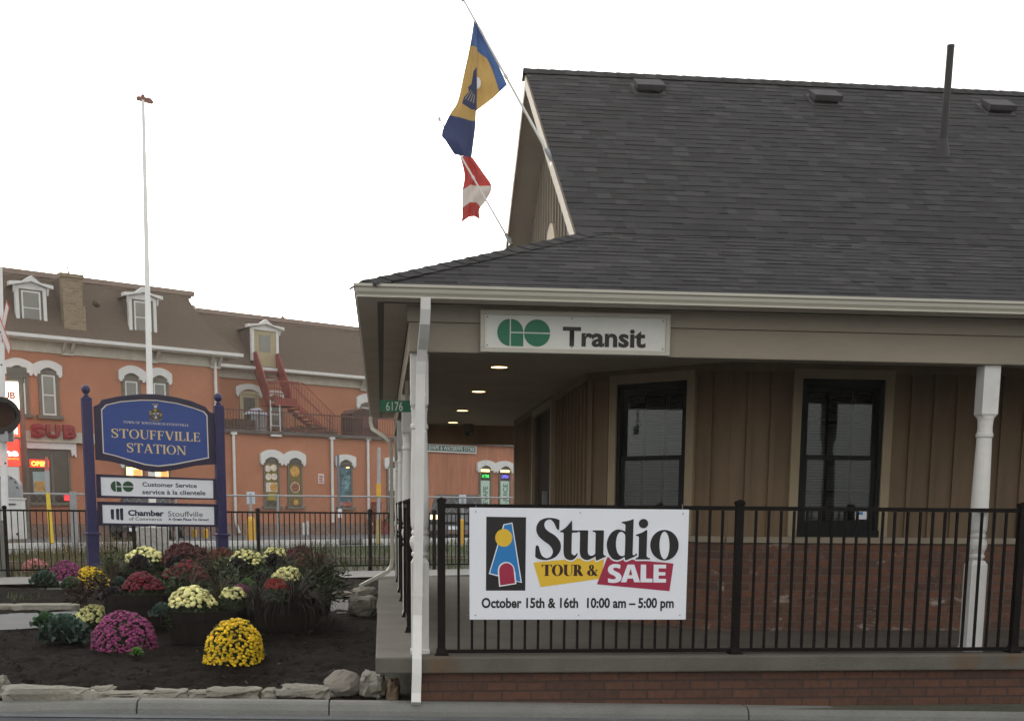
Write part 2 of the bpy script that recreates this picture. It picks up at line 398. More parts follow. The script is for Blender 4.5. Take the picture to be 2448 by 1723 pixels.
M_black = mat('black railing paint', (.0075, .006, .0055), .6, .25, 12, .08, 80, spec=.12)
M_shingle = tonemat('shingle', (.042, .0412, .0425), .95, spec=.12, bump=.8, bscale=220)
M_roofpl = mat('roof underlay', (.05, .05, .055), .95, .2, 4)
M_vent = mat('roof vent', (.058, .054, .057), .9, .15, 8, .2)
M_pipe = mat('vent pipe', (.022, .02, .02), .6, .2, 6)
M_lampglow = emit('warm lamp glow', (1, .66, .27), 3.0)
M_signwhite = mat('sign white', (.78, .80, .84), .5, .02, 3)
M_ink = mat('sign black', (.012, .011, .011), .55, .05)
M_blue = mat('sign blue', (.015, .19, .47), .5, .03)
M_yellow = mat('sign yellow', (.74, .47, .03), .5, .03)
M_crim = mat('sign crimson', (.34, .018, .055), .5, .03)
M_gogreen = mat('sign green', (.012, .155, .075), .5, .04)
M_goface = mat('cream sign face', (.66, .66, .60), .6, .05, 4, dirt=.1)
M_gotext = mat('sign dark grey', (.03, .024, .021), .6, .05)
M_steel = mat('galvanised steel', (.32, .33, .34), .5, .12, 10, metallic=.3)
M_screw = mat('screw', (.12, .12, .12), .5)

# ------------------------------------------------------------------ setting
def gz(x, y):
    if y < 10: return .17
    if y < 25: return .17+(y-10)/15*.07
    if y < 42: return .24+(y-25)/17*.22
    return .46
mb = MB(); xs = [-400, -120, -60, -30, -15, -8, -4, 0, 4, 8, 15, 30, 60, 120, 400]; ys = [-300, -60, 8.3, 8.301, 12, 18, 25, 30, 36, 42, 60, 120, 400]
vs = []
for y in ys:
    for x in xs: vs.append((x, y, -.35 if y < 8.3005 else gz(x, y)-(.03 if y < 24 else 0)))
n = len(xs)
mb.add(vs, [(j*n+i, j*n+i+1, (j+1)*n+i+1, (j+1)*n+i) for j in range(len(ys)-1) for i in range(n-1)])
struct(put('ground', mb, M_ground))
def kz(x): return .2065-.0204*max(-4, min(8, x))          # kerb top follows the sloping street
mb = MB(); xs = [-60, -20, -8, -4, -2, 0, 2, 4, 6, 8, 20, 60]; ys = [8.262, 7.5, 4, 0, -8, -14]; vs = []
for y in ys:
    for x in xs: vs.append((x, y, kz(x)-.088+.012*(8.262-min(y, 8.262))/4))
n = len(xs); mb.add(vs, [(j*n+i+1, j*n+i, (j+1)*n+i, (j+1)*n+i+1) for j in range(len(ys)-1) for i in range(n-1)])
struct(put('road', mb, M_asphalt))
# kerb: three cast lengths with open joints, the left one ramping down
kerb_joints = [(-9, -3.2, 1), (-3.2, -1.665, 2), (-1.655, -.375, 0), (-.367, 2.6, 0), (2.608, 5.6, 0), (5.608, 12, 0)]
mb = MB()
for a, b, drop in kerb_joints:
    m_ = 8; prof = lambda x, top: [(8.44, top-.3), (8.44, top), (8.33, top), (8.295, top-.012), (8.27, top-.05), (8.262, top-.1), (8.262, top-.3)]
    sec = []
    for i in range(m_+1):
        x = a+(b-a)*i/m_; t = kz(x)
        if drop == 1: t -= .075
        if drop == 2: k = (i/m_); t -= .075*(1-k)**1.5
        sec.append([(x, y, z) for y, z in prof(x, t)])
    k = len(sec[0]); vs = [p for s_ in sec for p in s_]
    fs = [(i*k+j, i*k+(j+1) % k, (i+1)*k+(j+1) % k, (i+1)*k+j) for i in range(m_) for j in range(k)]+[tuple(range(k)), tuple(range(m_*k, m_*k+k))]
    mb.add(vs, fs)
struct(put('kerb', mb, M_kerb, bevel=.006))
# pale gutter edge between kerb and road
mb = MB(); xs = [-9+i*1.5 for i in range(15)]
mb.add([p for x in xs for p in ((x, 8.26, kz(x)-.083), (x, 8.10, kz(x)-.082))], [(2*i, 2*i+1, 2*i+3, 2*i+2) for i in range(len(xs)-1)])
struct(put('gutter_strip', mb, mat('gutter concrete', (.125, .13, .135), .9, .15, 4, .4, 120, (.085, .09, .095), .6)))

def soilz(x, y):
    t = max(0, min(1, (y-8.75)/1.6)); b = .17+.10*t
    e = max(0, min(1, (-.05-x)/.5))
    return b-.03*(1-e)+.035*noise.noise(Vector((x*1.1, y*1.1, 3)))+.026*noise.noise(Vector((x*5, y*5, 7)))+.022*noise.noise(Vector((x*14, y*14, 1)))
def soilbed(name, x0, x1, yfun0, yfun1, step):
    mb = MB(); nx = int((x1-x0)/step); vs = []; ny = int(4.2/step)
    for j in range(ny+1):
        for i in range(nx+1):
            x = x0+(x1-x0)*i/nx; y = yfun0(x)+(yfun1(x)-yfun0(x))*j/ny
            vs.append((x, y, soilz(x, y)))
    w = nx+1
    mb.add(vs, [(j*w+i, j*w+i+1, (j+1)*w+i+1, (j+1)*w+i) for j in range(ny) for i in range(nx)])
    o = put(name, mb, M_soil, smooth=True); return struct(o)
front0 = lambda x: 8.44
front1 = lambda x: 12.55+(x+4.8)*.62 if x > -4.8 else 12.55
front1c = lambda x: min(front1(x), 15.2)
soilbed('soil', -7.5, -.05, front0, front1c, .04)
back0 = lambda x: front1c(x)+2.05
soilbed('soil_behind_path', -8, -.05, back0, lambda x: back0(x)+4.6, .07)
# path crossing the bed
mb = MB(); xs = [-12, -8, -6, -4.8, -3.5, -2, -1, -.06]
mb.add([p for x in xs for p in ((x, front1c(x)-.15, .262), (x, back0(x)+.1, .262))], [(2*i, 2*i+2, 2*i+3, 2*i+1) for i in range(len(xs)-1)])
struct(put('path', mb, mat('path concrete', (.15, .152, .15), .9, .1, 2, .3, 80, dirt=.2)))
# concrete walk along the far fence
mb = MB(); A = Vector((-6.67, 22.41)); fd = Vector((6.43, 2.55)).normalized(); fn = Vector((fd.y, -fd.x))
def fp(t, off=0): p = A+fd*t+fn*off; return (p.x, p.y)
mb.add([(*fp(-8, .25), .275), (*fp(-8, 2.3), .275), (*fp(14, 2.3), .275), (*fp(14, .25), .275)], [(0, 1, 2, 3)])
struct(put('walkway', mb, M_walk))
# parking lot and its white kerb line in front of the brick building
BTH = radians(33.7); BU = Vector((cos(BTH), sin(BTH), 0)); BN = Vector((-sin(BTH), cos(BTH), 0)); B0 = Vector((-2.85, 46.97, .5))
def bp(s, d, z): return B0+BU*s+BN*d+Vector((0, 0, z))
mb = MB(); mb.add([bp(-60, -9.5, -.03), bp(60, -9.5, -.03), bp(60, 1, -.01), bp(-60, 1, -.01)], [(0, 1, 2, 3)])
struct(put('parking_lot', mb, M_lot))
mb = MB(frame(B0, BU, BN)); mb.box(-16, -4.5, -9.75, -9.5, -.2, .09); mb.box(-3.6, 22, -9.75, -9.5, -.2, .09)
struct(put('lot_kerb', mb, mat('white painted kerb', (.62, .62, .6), .8, .12, 4, .2, 60, dirt=.3)))
mb = MB(); mb.add([(*fp(-10, -5.2), .262), (*fp(26, -5.2), .33), (*fp(26, -2.4), .32), (*fp(-10, -2.4), .255)], [(0, 1, 2, 3)])
struct(put('ballast', mb, mat('ballast gravel', (.05, .05, .036), .95, .5, 30, 1, 60)))

# ------------------------------------------------------------------ the station
ST = thing('station_building', 'old board-and-batten railway station with dark shingle roof, white porch posts and brick base', 'station', (4.7, 13.7, .1))
FL = .517
mb = MB(); mb.box(-.05, 9.5, 8.37, 18.5, .402, FL)
_nt = M_conc.node_tree; _b = _nt.nodes['Principled BSDF']; _src = _b.inputs['Base Color'].links[0].from_socket
_g = _nt.nodes.new('ShaderNodeNewGeometry'); _acc = None
for _p, _r in (((.40, 8.37, .45), .17), ((4.25, 8.37, .47), .16), ((4.62, 8.38, .50), .10)):     # rust runs below the railing feet
    _d = _nt.nodes.new('ShaderNodeVectorMath'); _d.operation = 'DISTANCE'; _nt.links.new(_g.outputs['Position'], _d.inputs[0]); _d.inputs[1].default_value = _p
    _m = N(_nt, 'ShaderNodeMapRange'); _m.inputs['From Min'].default_value = _r; _m.inputs['From Max'].default_value = _r*.2; _nt.links.new(_d.outputs['Value'], _m.inputs['Value'])
    if _acc is None: _acc = _m.outputs[0]
    else:
        _a = N(_nt, 'ShaderNodeMath', operation='MAXIMUM'); _nt.links.new(_acc, _a.inputs[0]); _nt.links.new(_m.outputs[0], _a.inputs[1]); _acc = _a.outputs[0]
_n = N(_nt, 'ShaderNodeTexNoise', Scale=14.0, Detail=6.0); _nt.links.new(_g.outputs['Position'], _n.inputs['Vector'])
_k = N(_nt, 'ShaderNodeMath', operation='MULTIPLY'); _nt.links.new(_acc, _k.inputs[0]); _nt.links.new(_n.outputs['Fac'], _k.inputs[1])
_nt.links.new(mixc(_nt, _k.outputs[0], _src, (.13, .065, .02)), _b.inputs['Base Color'])
po = put('porch_floor', mb, M_conc, ST, bevel=.012)
mb = MB(); mb.box(.24, 9.4, 8.42, 18.4, -.1, .401)
put('base_wall', mb, M_brick, ST, uv=True)

def siding_wall(M, L, wins, ztop=2.79, batt0=.1, step=.2, name='wall', bm=None):
    """brick wainscot, sill, flat boards and battens with openings (s0, s1, z0, z1)"""
    b = MB(M); b.box(0, L, 0, .2, FL, 1.274); put('brick_wainscot', b, M_brick2, ST, uv=True)
    b = MB(M); b.box(0, L, -.03, .12, 1.274, 1.326); put('sill_board', b, M_trim2, ST, bevel=.004)
    b = MB(M); x = 0
    for s0, s1, z0, z1 in sorted(wins):
        b.box(x, s0, .02, .14, 1.326, ztop); b.box(s0, s1, .02, .14, z1, ztop); x = s1
        if z0 > 1.33: b.box(s0, s1, .02, .14, 1.326, z0)
    b.box(x, L, .02, .14, 1.326, ztop)
    s = batt0; 
    while s < L-.02:
        if not any(a-.06 < s < c+.06 for a, c, _, _ in wins): b.box(s-.022, s+.022, -.004, .0185, 1.3265, ztop-.09)
        s += step
    b.box(0, L, -.012, .0182, ztop-.088, ztop)     # frieze board under the ceiling
    put('wall', b, M_siding, ST)
M_trim2 = mat('sill paint', (.30, .25, .18), .75, .15, 4, .1, 40, dirt=.25)
def station_window(M, s0, w=.886, z0=1.33, z1=2.73, note=False):
    b = MB(M); t = .08; f = .035
    a0, a1, c0, c1 = s0+t, s0+w-t, z0+.035, z1-t
    b.box(a0, a0+f, -.005, .1, c0, c1); b.box(a1-f, a1, -.005, .1, c0, c1); b.box(a0+f, a1-f, -.005, .1, c1-f-.02, c1); b.box(a0, a1, -.035, .1, c0-.034, c0+.02)
    win = put('window', b, M_wframe, ST)
    b = MB(M); b.box(s0, s0+t, -.022, .03, z0-.002, z1); b.box(s0+w-t, s0+w, -.022, .03, z0-.002, z1); b.box(s0+t, s0+w-t, -.022, .03, z1-t, z1)
    put('casing', b, M_trim, win, bevel=.004)
    zm = 2.0; g0, g1 = a0+f, a1-f; sw = .045
    b = MB(M)
    b.box(g0, g0+sw, .052, .085, zm, c1-f-.02); b.box(g1-sw, g1, .052, .085, zm, c1-f-.02); b.box(g0+sw, g1-sw, .052, .085, c1-f-.02-sw, c1-f-.02)
    b.box(g0, g0+sw, .02, .05, c0+.02, zm); b.box(g1-sw, g1, .02, .05, c0+.02, zm); b.box(g0, g1, .018, .086, zm-.02, zm+.02); b.box(g0+sw, g1-sw, .02, .05, c0+.02, c0+.10)
    gw = (g1-g0)
    for k in (1, 2):
        b.box(g0+gw*k/3-.009, g0+gw*k/3+.009, .055, .075, zm+.02, c1-f-.02-sw); b.box(g0+gw*k/3-.009, g0+gw*k/3+.009, .025, .045, c0+.1, zm-.02)
    zz = (zm+c1-f-.02)/2; b.box(g0+sw, g1-sw, .056, .074, zz-.009, zz+.009); zz = (zm+c0+.06)/2; b.box(g0+sw, g1-sw, .026, .044, zz-.009, zz+.009)
    put('sash', b, M_wframe, win)
    b = MB(M); b.box(g0-.006, g0-.0005, -.004, .05, c0+.02, c1-.055); b.box(g1+.0005, g1+.006, -.004, .05, c0+.02, c1-.055)
    put('storm_track', b, M_wedge, win)
    b = MB(M); b.add([(g0+sw, .0535, zm), (g1-sw, .0535, zm), (g1-sw, .0535, c1-f-.02-sw), (g0+sw, .0535, c1-f-.02-sw)], [(0, 1, 2, 3)]); b.add([(g0+sw, .0225, c0+.1), (g1-sw, .0225, c0+.1), (g1-sw, .0225, zm-.02), (g0+sw, .0225, zm-.02)], [(0, 1, 2, 3)])
    put('pane', b, M_glass, win)
    b = MB(M); z = c0+.06; k = 0
    while z < c1-.06:
        d = .128; b.add([(g0+.01, d-.008, z-.0095), (g1-.01, d-.008, z-.0095+random.uniform(-.002, .002)), (g1-.01, d+.008, z+.0095), (g0+.01, d+.008, z+.0095)], [(0, 1, 2, 3)]); z += .0255
    put('blind', b, M_blind, win)
    if note:
        b = MB(M); b.box(g1-.16, g1-.06, .0205, .0215, c0+.115, c0+.215); pn = put('notice', b, M_signwhite, win)
        b = MB(M); b.box(g1-.128, g1-.095, .0190, .0203, c0+.155, c0+.178); put('notice_print', b, M_blue, win)
    return win
A_ = Vector((1.88, 11.174, 0)); B_ = Vector((2.924, 10.13, 0)); S2 = 1/sqrt(2)
MF = frame((2.924, 10.13, 0), (1, 0, 0), (0, 1, 0)); MC = frame(A_, (S2, -S2, 0), (S2, S2, 0)); MS = frame((1.88, 17.26, 0), (0, -1, 0), (1, 0, 0))
def wr(s0): return (s0+.04, s0+.846, 1.335, 2.69)
w1 = 3.461-2.924
siding_wall(MF, 6.5, [wr(w1), wr(w1+2.45)], batt0=.17, step=.205)
siding_wall(MC, (B_-A_).length, [wr(.256)], batt0=.04, step=.1775)
siding_wall(MS, 17.26-11.174, [(17.26-15.08, 17.26-13.43, .6, 2.66)], batt0=.1, step=.21)
station_window(MF, w1, note=True); station_window(MF, w1+2.45); station_window(MC, .256)
# side doorway with dark glazing
b = MB(MS); d0, d1 = 17.26-15.16, 17.26-13.39
b.box(d0-.0, d0+.08, -.022, .03, FL, 2.74); b.box(d1-.08, d1, -.022, .03, FL, 2.74); b.box(d0+.08, d1-.08, -.022, .03, 2.66, 2.74)
dr = put('door', b, M_trim2, ST)
b = MB(MS); b.box(d0+.08, (d0+d1)/2-.003, .06, .1, FL, 2.655); b.box((d0+d1)/2+.003, d1-.08, .06, .1, FL, 2.655); put('door_leaf', b, M_wframe, dr)
b = MB(MS); b.box((d0+d1)/2+.04, (d0+d1)/2+.07, -.0, .059, 1.45, 1.75); put('handle', b, M_steel, dr)
b = MB(); b.box(1.88, 9.4, 17.26, 17.4, FL, 2.79); put('back_wall', b, M_siding, ST)
b = MB(); b.box(9.3, 9.42, 10.15, 17.25, FL, 2.79); put('end_wall', b, M_siding, ST)

# ceiling, beams
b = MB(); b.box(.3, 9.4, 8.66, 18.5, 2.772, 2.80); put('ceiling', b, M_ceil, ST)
b = MB(); b.box(.197, 9.4, 8.50, 8.64, 2.598, 2.795); b.box(.197, .337, 8.641, 18.6, 2.60, 2.795); b_end = MB(); b_end.box(.338, 9.4, 18.46, 18.6, 2.50, 2.771); put('end_beam', b_end, M_siding, ST)
bm_ = put('beam', b, M_beam, ST, bevel=.006)
b = MB(); b.box(.185, 9.4, 8.482, 8.63, 2.7955, 2.904); b.box(.212, .32, 8.631, 18.62, 2.7955, 2.904); put('frieze_board', b, M_beam, ST)
b = MB()
b.add([(-.14, 8.215, 2.903), (9.4, 8.215, 2.903), (9.4, 8.56, 2.903), (.205, 8.56, 2.903)], [(0, 1, 2, 3)])
b.add([(-.14, 8.215, 2.9031), (.205, 8.56, 2.9031), (.205, 19.1, 2.9031), (-.14, 19.1, 2.9031)], [(0, 1, 2, 3)])
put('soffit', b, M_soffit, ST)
b = MB(); b.box(-.015, .03, 8.40, 18.9, 2.899, 2.9025); b.box(.02, 9.3, 8.385, 8.43, 2.899, 2.9025)
put('soffit_vent', b, mat('soffit vent', (.12, .10, .08), .8, .3, 40), ST)

# gutter (front and left side)
gp = [(0, 2.985), (0, 2.968), (.013, 2.96), (.017, 2.937), (.034, 2.918), (.022, 2.914), (.022, 2.9035), (.11, 2.9035), (.11, 2.985), (.103, 2.985), (.103, 2.915), (.04, 2.915), (.012, 2.972), (.008, 2.985)]
b = MB(); k = len(gp)
va = [(-.17+d, 8.19+d, z) for d, z in gp]; vb = [(9.5, 8.19+d, z) for d, z in gp]; vc = [(-.17+d, 19.2-d, z) for d, z in gp]
b.add(va+vb, [(i, (i+1) % k, k+(i+1) % k, k+i) for i in range(k)]); b.add(va+vc, [(i, (i+1) % k, k+(i+1) % k, k+i) for i in range(k)])
put('gutter', b, M_gutter, ST)
# downspouts
def spout(path, side, m, name='downspout'):
    b = MB(); b.tube(path, .066, .052, side=side); o = put(name, b, m, ST, bevel=.004); return o
d1_ = spout([(.300, 8.235, 2.91), (.299, 8.24, 2.84), (.296, 8.27, 2.76), (.292, 8.36, 2.68), (.286, 8.44, 2.62), (.280, 8.485, 2.54), (.275, 8.505, 2.45), (.262, 8.515, 1.6), (.247, 8.51, .80), (.243, 8.46, .68), (.237, 8.36, .50), (.235, 8.335, .40), (.230, 8.32, .27), (.228, 8.28, .205)], (1, 0, 0), M_white)
b = MB()
for z, x in ((2.3, .273), (2.06, .269), (.93, .249)): b.box(x-.037, x+.037, 8.483, 8.54, z, z+.018)
put('strap', b, M_white, d1_)
d2_ = spout([(-.15, 18.7, 2.89), (-.15, 18.68, 2.80), (-.12, 18.62, 2.70), (.06, 18.42, 2.58), (.13, 18.33, 2.50), (.15, 18.3, 2.38), (.155, 18.3, .80), (.14, 18.25, .68), (.08, 18.1, .60), (-.30, 17.4, .44)], (0, 1, 0), M_gutter)

# turned posts
def porch_post(x, y):
    b = MB(); h = .062
    b.lathe([(h+.006, FL), (h+.006, FL+.03), (h, FL+.035), (h, 1.165), (h-.016, 1.195)], (x, y, 0), sq=True)
    b.lathe([(h, 2.6), (h, 2.255), (h-.018, 2.225)], (x, y, 0), sq=True)
    b.lathe([(.046, 1.19), (.05, 1.205), (.060, 1.215), (.060, 1.232), (.05, 1.24), (.055, 1.255), (.068, 1.285), (.072, 1.31), (.066, 1.34), (.052, 1.355), (.060, 1.368), (.060, 1.382), (.052, 1.392), (.062, 1.42), (.065, 1.5), (.063, 1.7), (.058, 1.95), (.054, 2.085), (.062, 2.095), (.062, 2.115), (.055, 2.125), (.053, 2.16), (.056, 2.21), (.062, 2.235)], (x, y, 0), n=20)
    return put('porch_post', b, M_white, ST, bevel=.003)
for x, y in ((.268, 8.62), (4.40, 8.60), (8.5, 8.60), (.262, 11.75), (.262, 15.17), (.262, 18.45)): porch_post(x, y)
# recessed lights (lit) and the camera dome
for x, y in ((1.034, 10.8), (1.034, 13.07), (1.032, 15.63), (1.04, 17.82)):
    b = MB(); b.lathe([(.105, 2.7715), (.105, 2.762), (.072, 2.764), (.072, 2.7714)], (x, y, 0), n=24); lt = put('ceiling_light', b, M_trim, ST)
    b = MB(); b.cyl((x, y, 2.7690), (x, y, 2.7655), .070, n=24); put('lamp', b, M_lampglow, lt)

# roof
RS = .665; RZ = 6.19; RY = 13.7; RX = 1.60; BY = 10.01
def rz_(y): return RZ-RS*abs(y-RY)
BZ = rz_(BY); PS = (BZ-2.99)/(BY-8.21)
def shingles(mb, xl, xr, y0, z0, y1, z1, e=.126, seed=1, th=.007):
    """courses of laminated shingles between two level lines; xl = left edge as a function of y"""
    rn = random.Random(seed); L = sqrt((y1-y0)**2+(z1-z0)**2); dy, dz = (y1-y0)/L, (z1-z0)/L; nn = Vector((0, -dz, dy)); rows = int(L/e)+1
    for r in range(rows):
        d0 = r*e; d1 = min(L, d0+e+.03); d0 = min(d0, L)
        if d1-d0 < .02: continue
        ya, za = y0+dy*d0, z0+dz*d0; yb, zb = y0+dy*d1, z0+dz*d1
        x = xl(ya)-.1*rn.random(); wob = .006*rn.uniform(-1, 1)
        while x < xr:
            w = rn.choice((.09, .12, .14, .16, .19, .24))*rn.uniform(.85, 1.15); x2 = min(x+w, xr)
            xa = max(x, xl(ya)); xb = max(x2, xl(ya))
            if xb-xa > .01:
                t = th*rn.choice((.55, .8, 1.0, 1.15)); tone = rn.choice((.84, .92, .98, 1.0, 1.03, 1.09, 1.3))*rn.uniform(.94, 1.06)
                tc = (tone*rn.uniform(.97, 1.03), tone, tone*rn.uniform(.98, 1.04)); wv = wob+.003*noise.noise(Vector((xa*2, r, 0)))
                p = [Vector((xa, ya+dy*wv, za+dz*wv)), Vector((xb, ya+dy*wv, za+dz*wv)), Vector((max(xb, xl(yb)), yb, zb)), Vector((max(xa, xl(yb)), yb, zb))]
                o = [p[0]+nn*t, p[1]+nn*t, p[2]+nn*.0015, p[3]+nn*.0015]
                mb.add([p[0], p[1]]+o, [(2, 3, 4, 5), (0, 1, 3, 2)], tc)
            x = x2
    return mb
b = MB(); b.keep = True
# solid roof body: main slopes and skirt
T = .09
b.prism([(RX, BY-.02, rz_(BY-.02)-.02), (RX, RY, RZ-.02), (RX, RY, RZ-.02-T), (RX, BY-.02, rz_(BY-.02)-.02-T)], (8, 0, 0))
b.prism([(RX, 2*RY-BY+.02, rz_(BY-.02)-.02), (RX, RY, RZ-.021), (RX, RY, RZ-.021-T), (RX, 2*RY-BY+.02, rz_(BY-.02)-.02-T)], (8, 0, 0))
roof = put('roof', b, M_roofpl, ST)
cx = -.13; ey = 8.235
b = MB(); hx = RX+.06; zt = BZ+.005
b.add([(cx, ey, 2.985), (9.6, ey, 2.985), (9.6, BY, BZ-.012), (hx, BY, BZ-.012)], [(0, 1, 2, 3)])
b.add([(cx, ey, 2.9849), (hx, BY, BZ-.0121), (hx, 27.4-BY, BZ-.0121), (cx, 27.4-ey, 2.9849)], [(0, 1, 2, 3)])
b.add([(9.6, 27.4-ey, 2.985), (cx, 27.4-ey, 2.985), (hx, 27.4-BY, BZ-.012), (9.6, 27.4-BY, BZ-.012)], [(0, 1, 2, 3)])
put('skirt_roof', b, M_roofpl, ST)
b = MB(); b.keep = True
shingles(b, lambda y: cx+(y-ey)*(hx-cx)/(BY-ey), 9.5, ey-.035, 2.985-.035*PS, BY, BZ, seed=3)
shingles(b, lambda y: RX-.03, 9.5, BY, BZ, RY, RZ, seed=5)
put('shingle_slope', b, M_shingle, roof)
b = MB(); b.keep = True    # hip and ridge caps
h0 = Vector((cx+.02, ey+.02, 3.0)); h1 = Vector((hx, BY, BZ)); nseg = 17; sd_ = Vector((1, -1, 0)).normalized()
for i in range(nseg):
    p = h0.lerp(h1, i/nseg); q = h0.lerp(h1, (i+1.12)/nseg); tone = random.choice((.8, .95, 1.05, 1.25)); up = Vector((0, 0, .017)); lo = Vector((0, 0, .009))
    w = sd_*.13; dn = Vector((0, 0, -.042))
    b.add([p-w+up+dn, p+up, p+w+up+dn, q-w+lo+dn, q+lo, q+w+lo+dn, p-w+dn, p, p+w+dn], [(0, 1, 4, 3), (1, 2, 5, 4), (6, 7, 1, 0), (7, 8, 2, 1)], tone)
put('hip_cap', b, M_shingle, roof)
b = MB(); b.keep = True
x = RX-.05
while x < 9.5:
    t = random.choice((.8, .95, 1.05, 1.2)); w = .14; up = .022
    b.add([(x, RY-w, RZ-w*RS+up), (x, RY, RZ+up), (x, RY+w, RZ-w*RS+up), (x+.17, RY-w, RZ-w*RS+.014), (x+.17, RY, RZ+.014), (x+.17, RY+w, RZ-w*RS+.014)], [(0, 1, 4, 3), (1, 2, 5, 4)], t); x += .145
put('ridge_cap', b, M_shingle, roof)
# rake boards, gable soffit, gable wall
b = MB()
for s in (-1, 1):
    y1 = RY+s*(RY-BY+.35)
    P = [(RX-.028, RY, RZ-.055), (RX-.028, y1, rz_(y1)-.055), (RX-.028, y1, rz_(y1)-.19), (RX-.028, RY, RZ-.19)]
    b.prism(P, (.026, 0, 0))
put('rake_board', b, mat('rake paint', (.36, .315, .25), .7, .08, 4, dirt=.15), roof)
b = MB()
for s in (-1, 1):
    y1 = RY+s*(RY-BY)
    b.prism([(RX, RY, RZ-.125), (RX, y1, rz_(y1)-.125), (RX, y1, rz_(y1)-.135), (RX, RY, RZ-.135)], (.30, 0, 0))
put('gable_soffit', b, M_soffit, roof)
b = MB(); GX = 1.88
b.prism([(GX, BY+.3, 2.805), (GX, 2*RY-BY-.3, 2.805), (GX, 2*RY-BY-.3, rz_(BY+.3)-.14), (GX, RY, RZ-.14), (GX, BY+.3, rz_(BY+.3)-.14)], (.1, 0, 0))
y = BY+.45
while y < 2*RY-BY-.4:
    b.box(GX-.024, GX-.0005, y-.022, y+.022, 3.3, rz_(y)-.15-.02); y += .215
put('gable_wall', b, M_gable, ST)
pl, pr, pa = at_x(1302.6, 585, GX-.04), at_x(1331, 578, GX-.04), at_x(1317, 535, GX-.04)
yc = (pl.y+pr.y)/2; hw = abs(pl.y-pr.y)/2; zt_ = pa.z
def arch(hw_, ztop, zb, x): 
    zc = ztop-hw_*1.25; return [(x, yc-hw_, zb), (x, yc+hw_, zb)]+[(x, yc+hw_*cos(a*pi/14), zc+hw_*1.25*sin(a*pi/14)) for a in range(15)]
b = MB(); b.loops([arch(hw, zt_, 3.6, GX-.05), arch(hw*.62, zt_-hw*.42, 3.61, GX-.05)], (.03, 0, 0)); aw = put('arch_window', b, M_trim, ST)
b = MB(); b.prism(arch(hw*.64, zt_-hw*.41, 3.605, GX-.03), (.005, 0, 0)); put('pane', b, mat('dark glass', (.01, .01, .01), .15, .1), aw)
# roof hardware
for x, y in ((2.82, 13.24), (4.70, 13.17), (6.60, 13.12)):
    b = MB(); z = rz_(y); s = RS; c_ = 1/sqrt(1+s*s)
    def rp(u_, v_, h_): return (x+u_, y+v_*c_-h_*s*c_, z+v_*s*c_+h_*c_)
    for (u0, u1, v0, v1, h0_, h1_) in ((-.165, .165, -.17, .2, .0, .014), (-.13, .13, -.11, .13, .02, .06)):
        b.add([rp(u0, v0, h0_), rp(u1, v0, h0_), rp(u1, v1, h0_), rp(u0, v1, h0_), rp(u0, v0, h1_), rp(u1, v0, h1_), rp(u1, v1, h1_), rp(u0, v1, h1_)], [(0, 3, 2, 1), (4, 5, 6, 7), (0, 1, 5, 4), (1, 2, 6, 5), (2, 3, 7, 6), (3, 0, 4, 7)])
    u0, u1, v0, v1 = -.15, .15, -.15, .13
    b.add([rp(u0, v0, .045), rp(u1, v0, .045), rp(u1, v1, .05), rp(u0, v1, .05), rp(u0, v0, .105), rp(u1, v0, .105), rp(u1, v1, .08), rp(u0, v1, .08)], [(0, 3, 2, 1), (4, 5, 6, 7), (0, 1, 5, 4), (1, 2, 6, 5), (2, 3, 7, 6), (3, 0, 4, 7)])
    put('roof_vent', b, M_vent, roof, bevel=.008)
b = MB(); b.cyl((5.47, 11.909, 4.9), (5.49, 11.909, 5.985), .034, n=16); b.cyl((5.49, 11.909, 5.96), (5.4905, 11.909, 5.986), .036, n=16); vp_ = put('vent_pipe', b, M_pipe, roof)
b = MB(); b.cyl((5.468, 11.9, 4.93), (5.472, 11.909, 5.13), .085, .038, n=14); b.box(5.33, 5.61, 11.72, 12.05, 4.985, 4.99) if False else None; put('pipe_boot', b, M_pipe, vp_)

# security dome hanging from the porch ceiling
dm = thing('security_camera', 'small dark dome camera under the far end of the porch ceiling', 'camera', (1.297, 19.3, 2.6))
dm.location = (1.29, 18.2, 2.7)
b = MB(); b.lathe([(.075, 2.7715), (.08, 2.70), (.072, 2.66)], (1.29, 18.2, 0), n=16); put('housing', b, mat('camera housing', (.03, .028, .025), .5), dm)
b = MB(); b.ball((1.29, 18.2, 2.662), .066, 14, 8); put('dome', b, mat('camera dome', (.01, .01, .01), .15), dm)
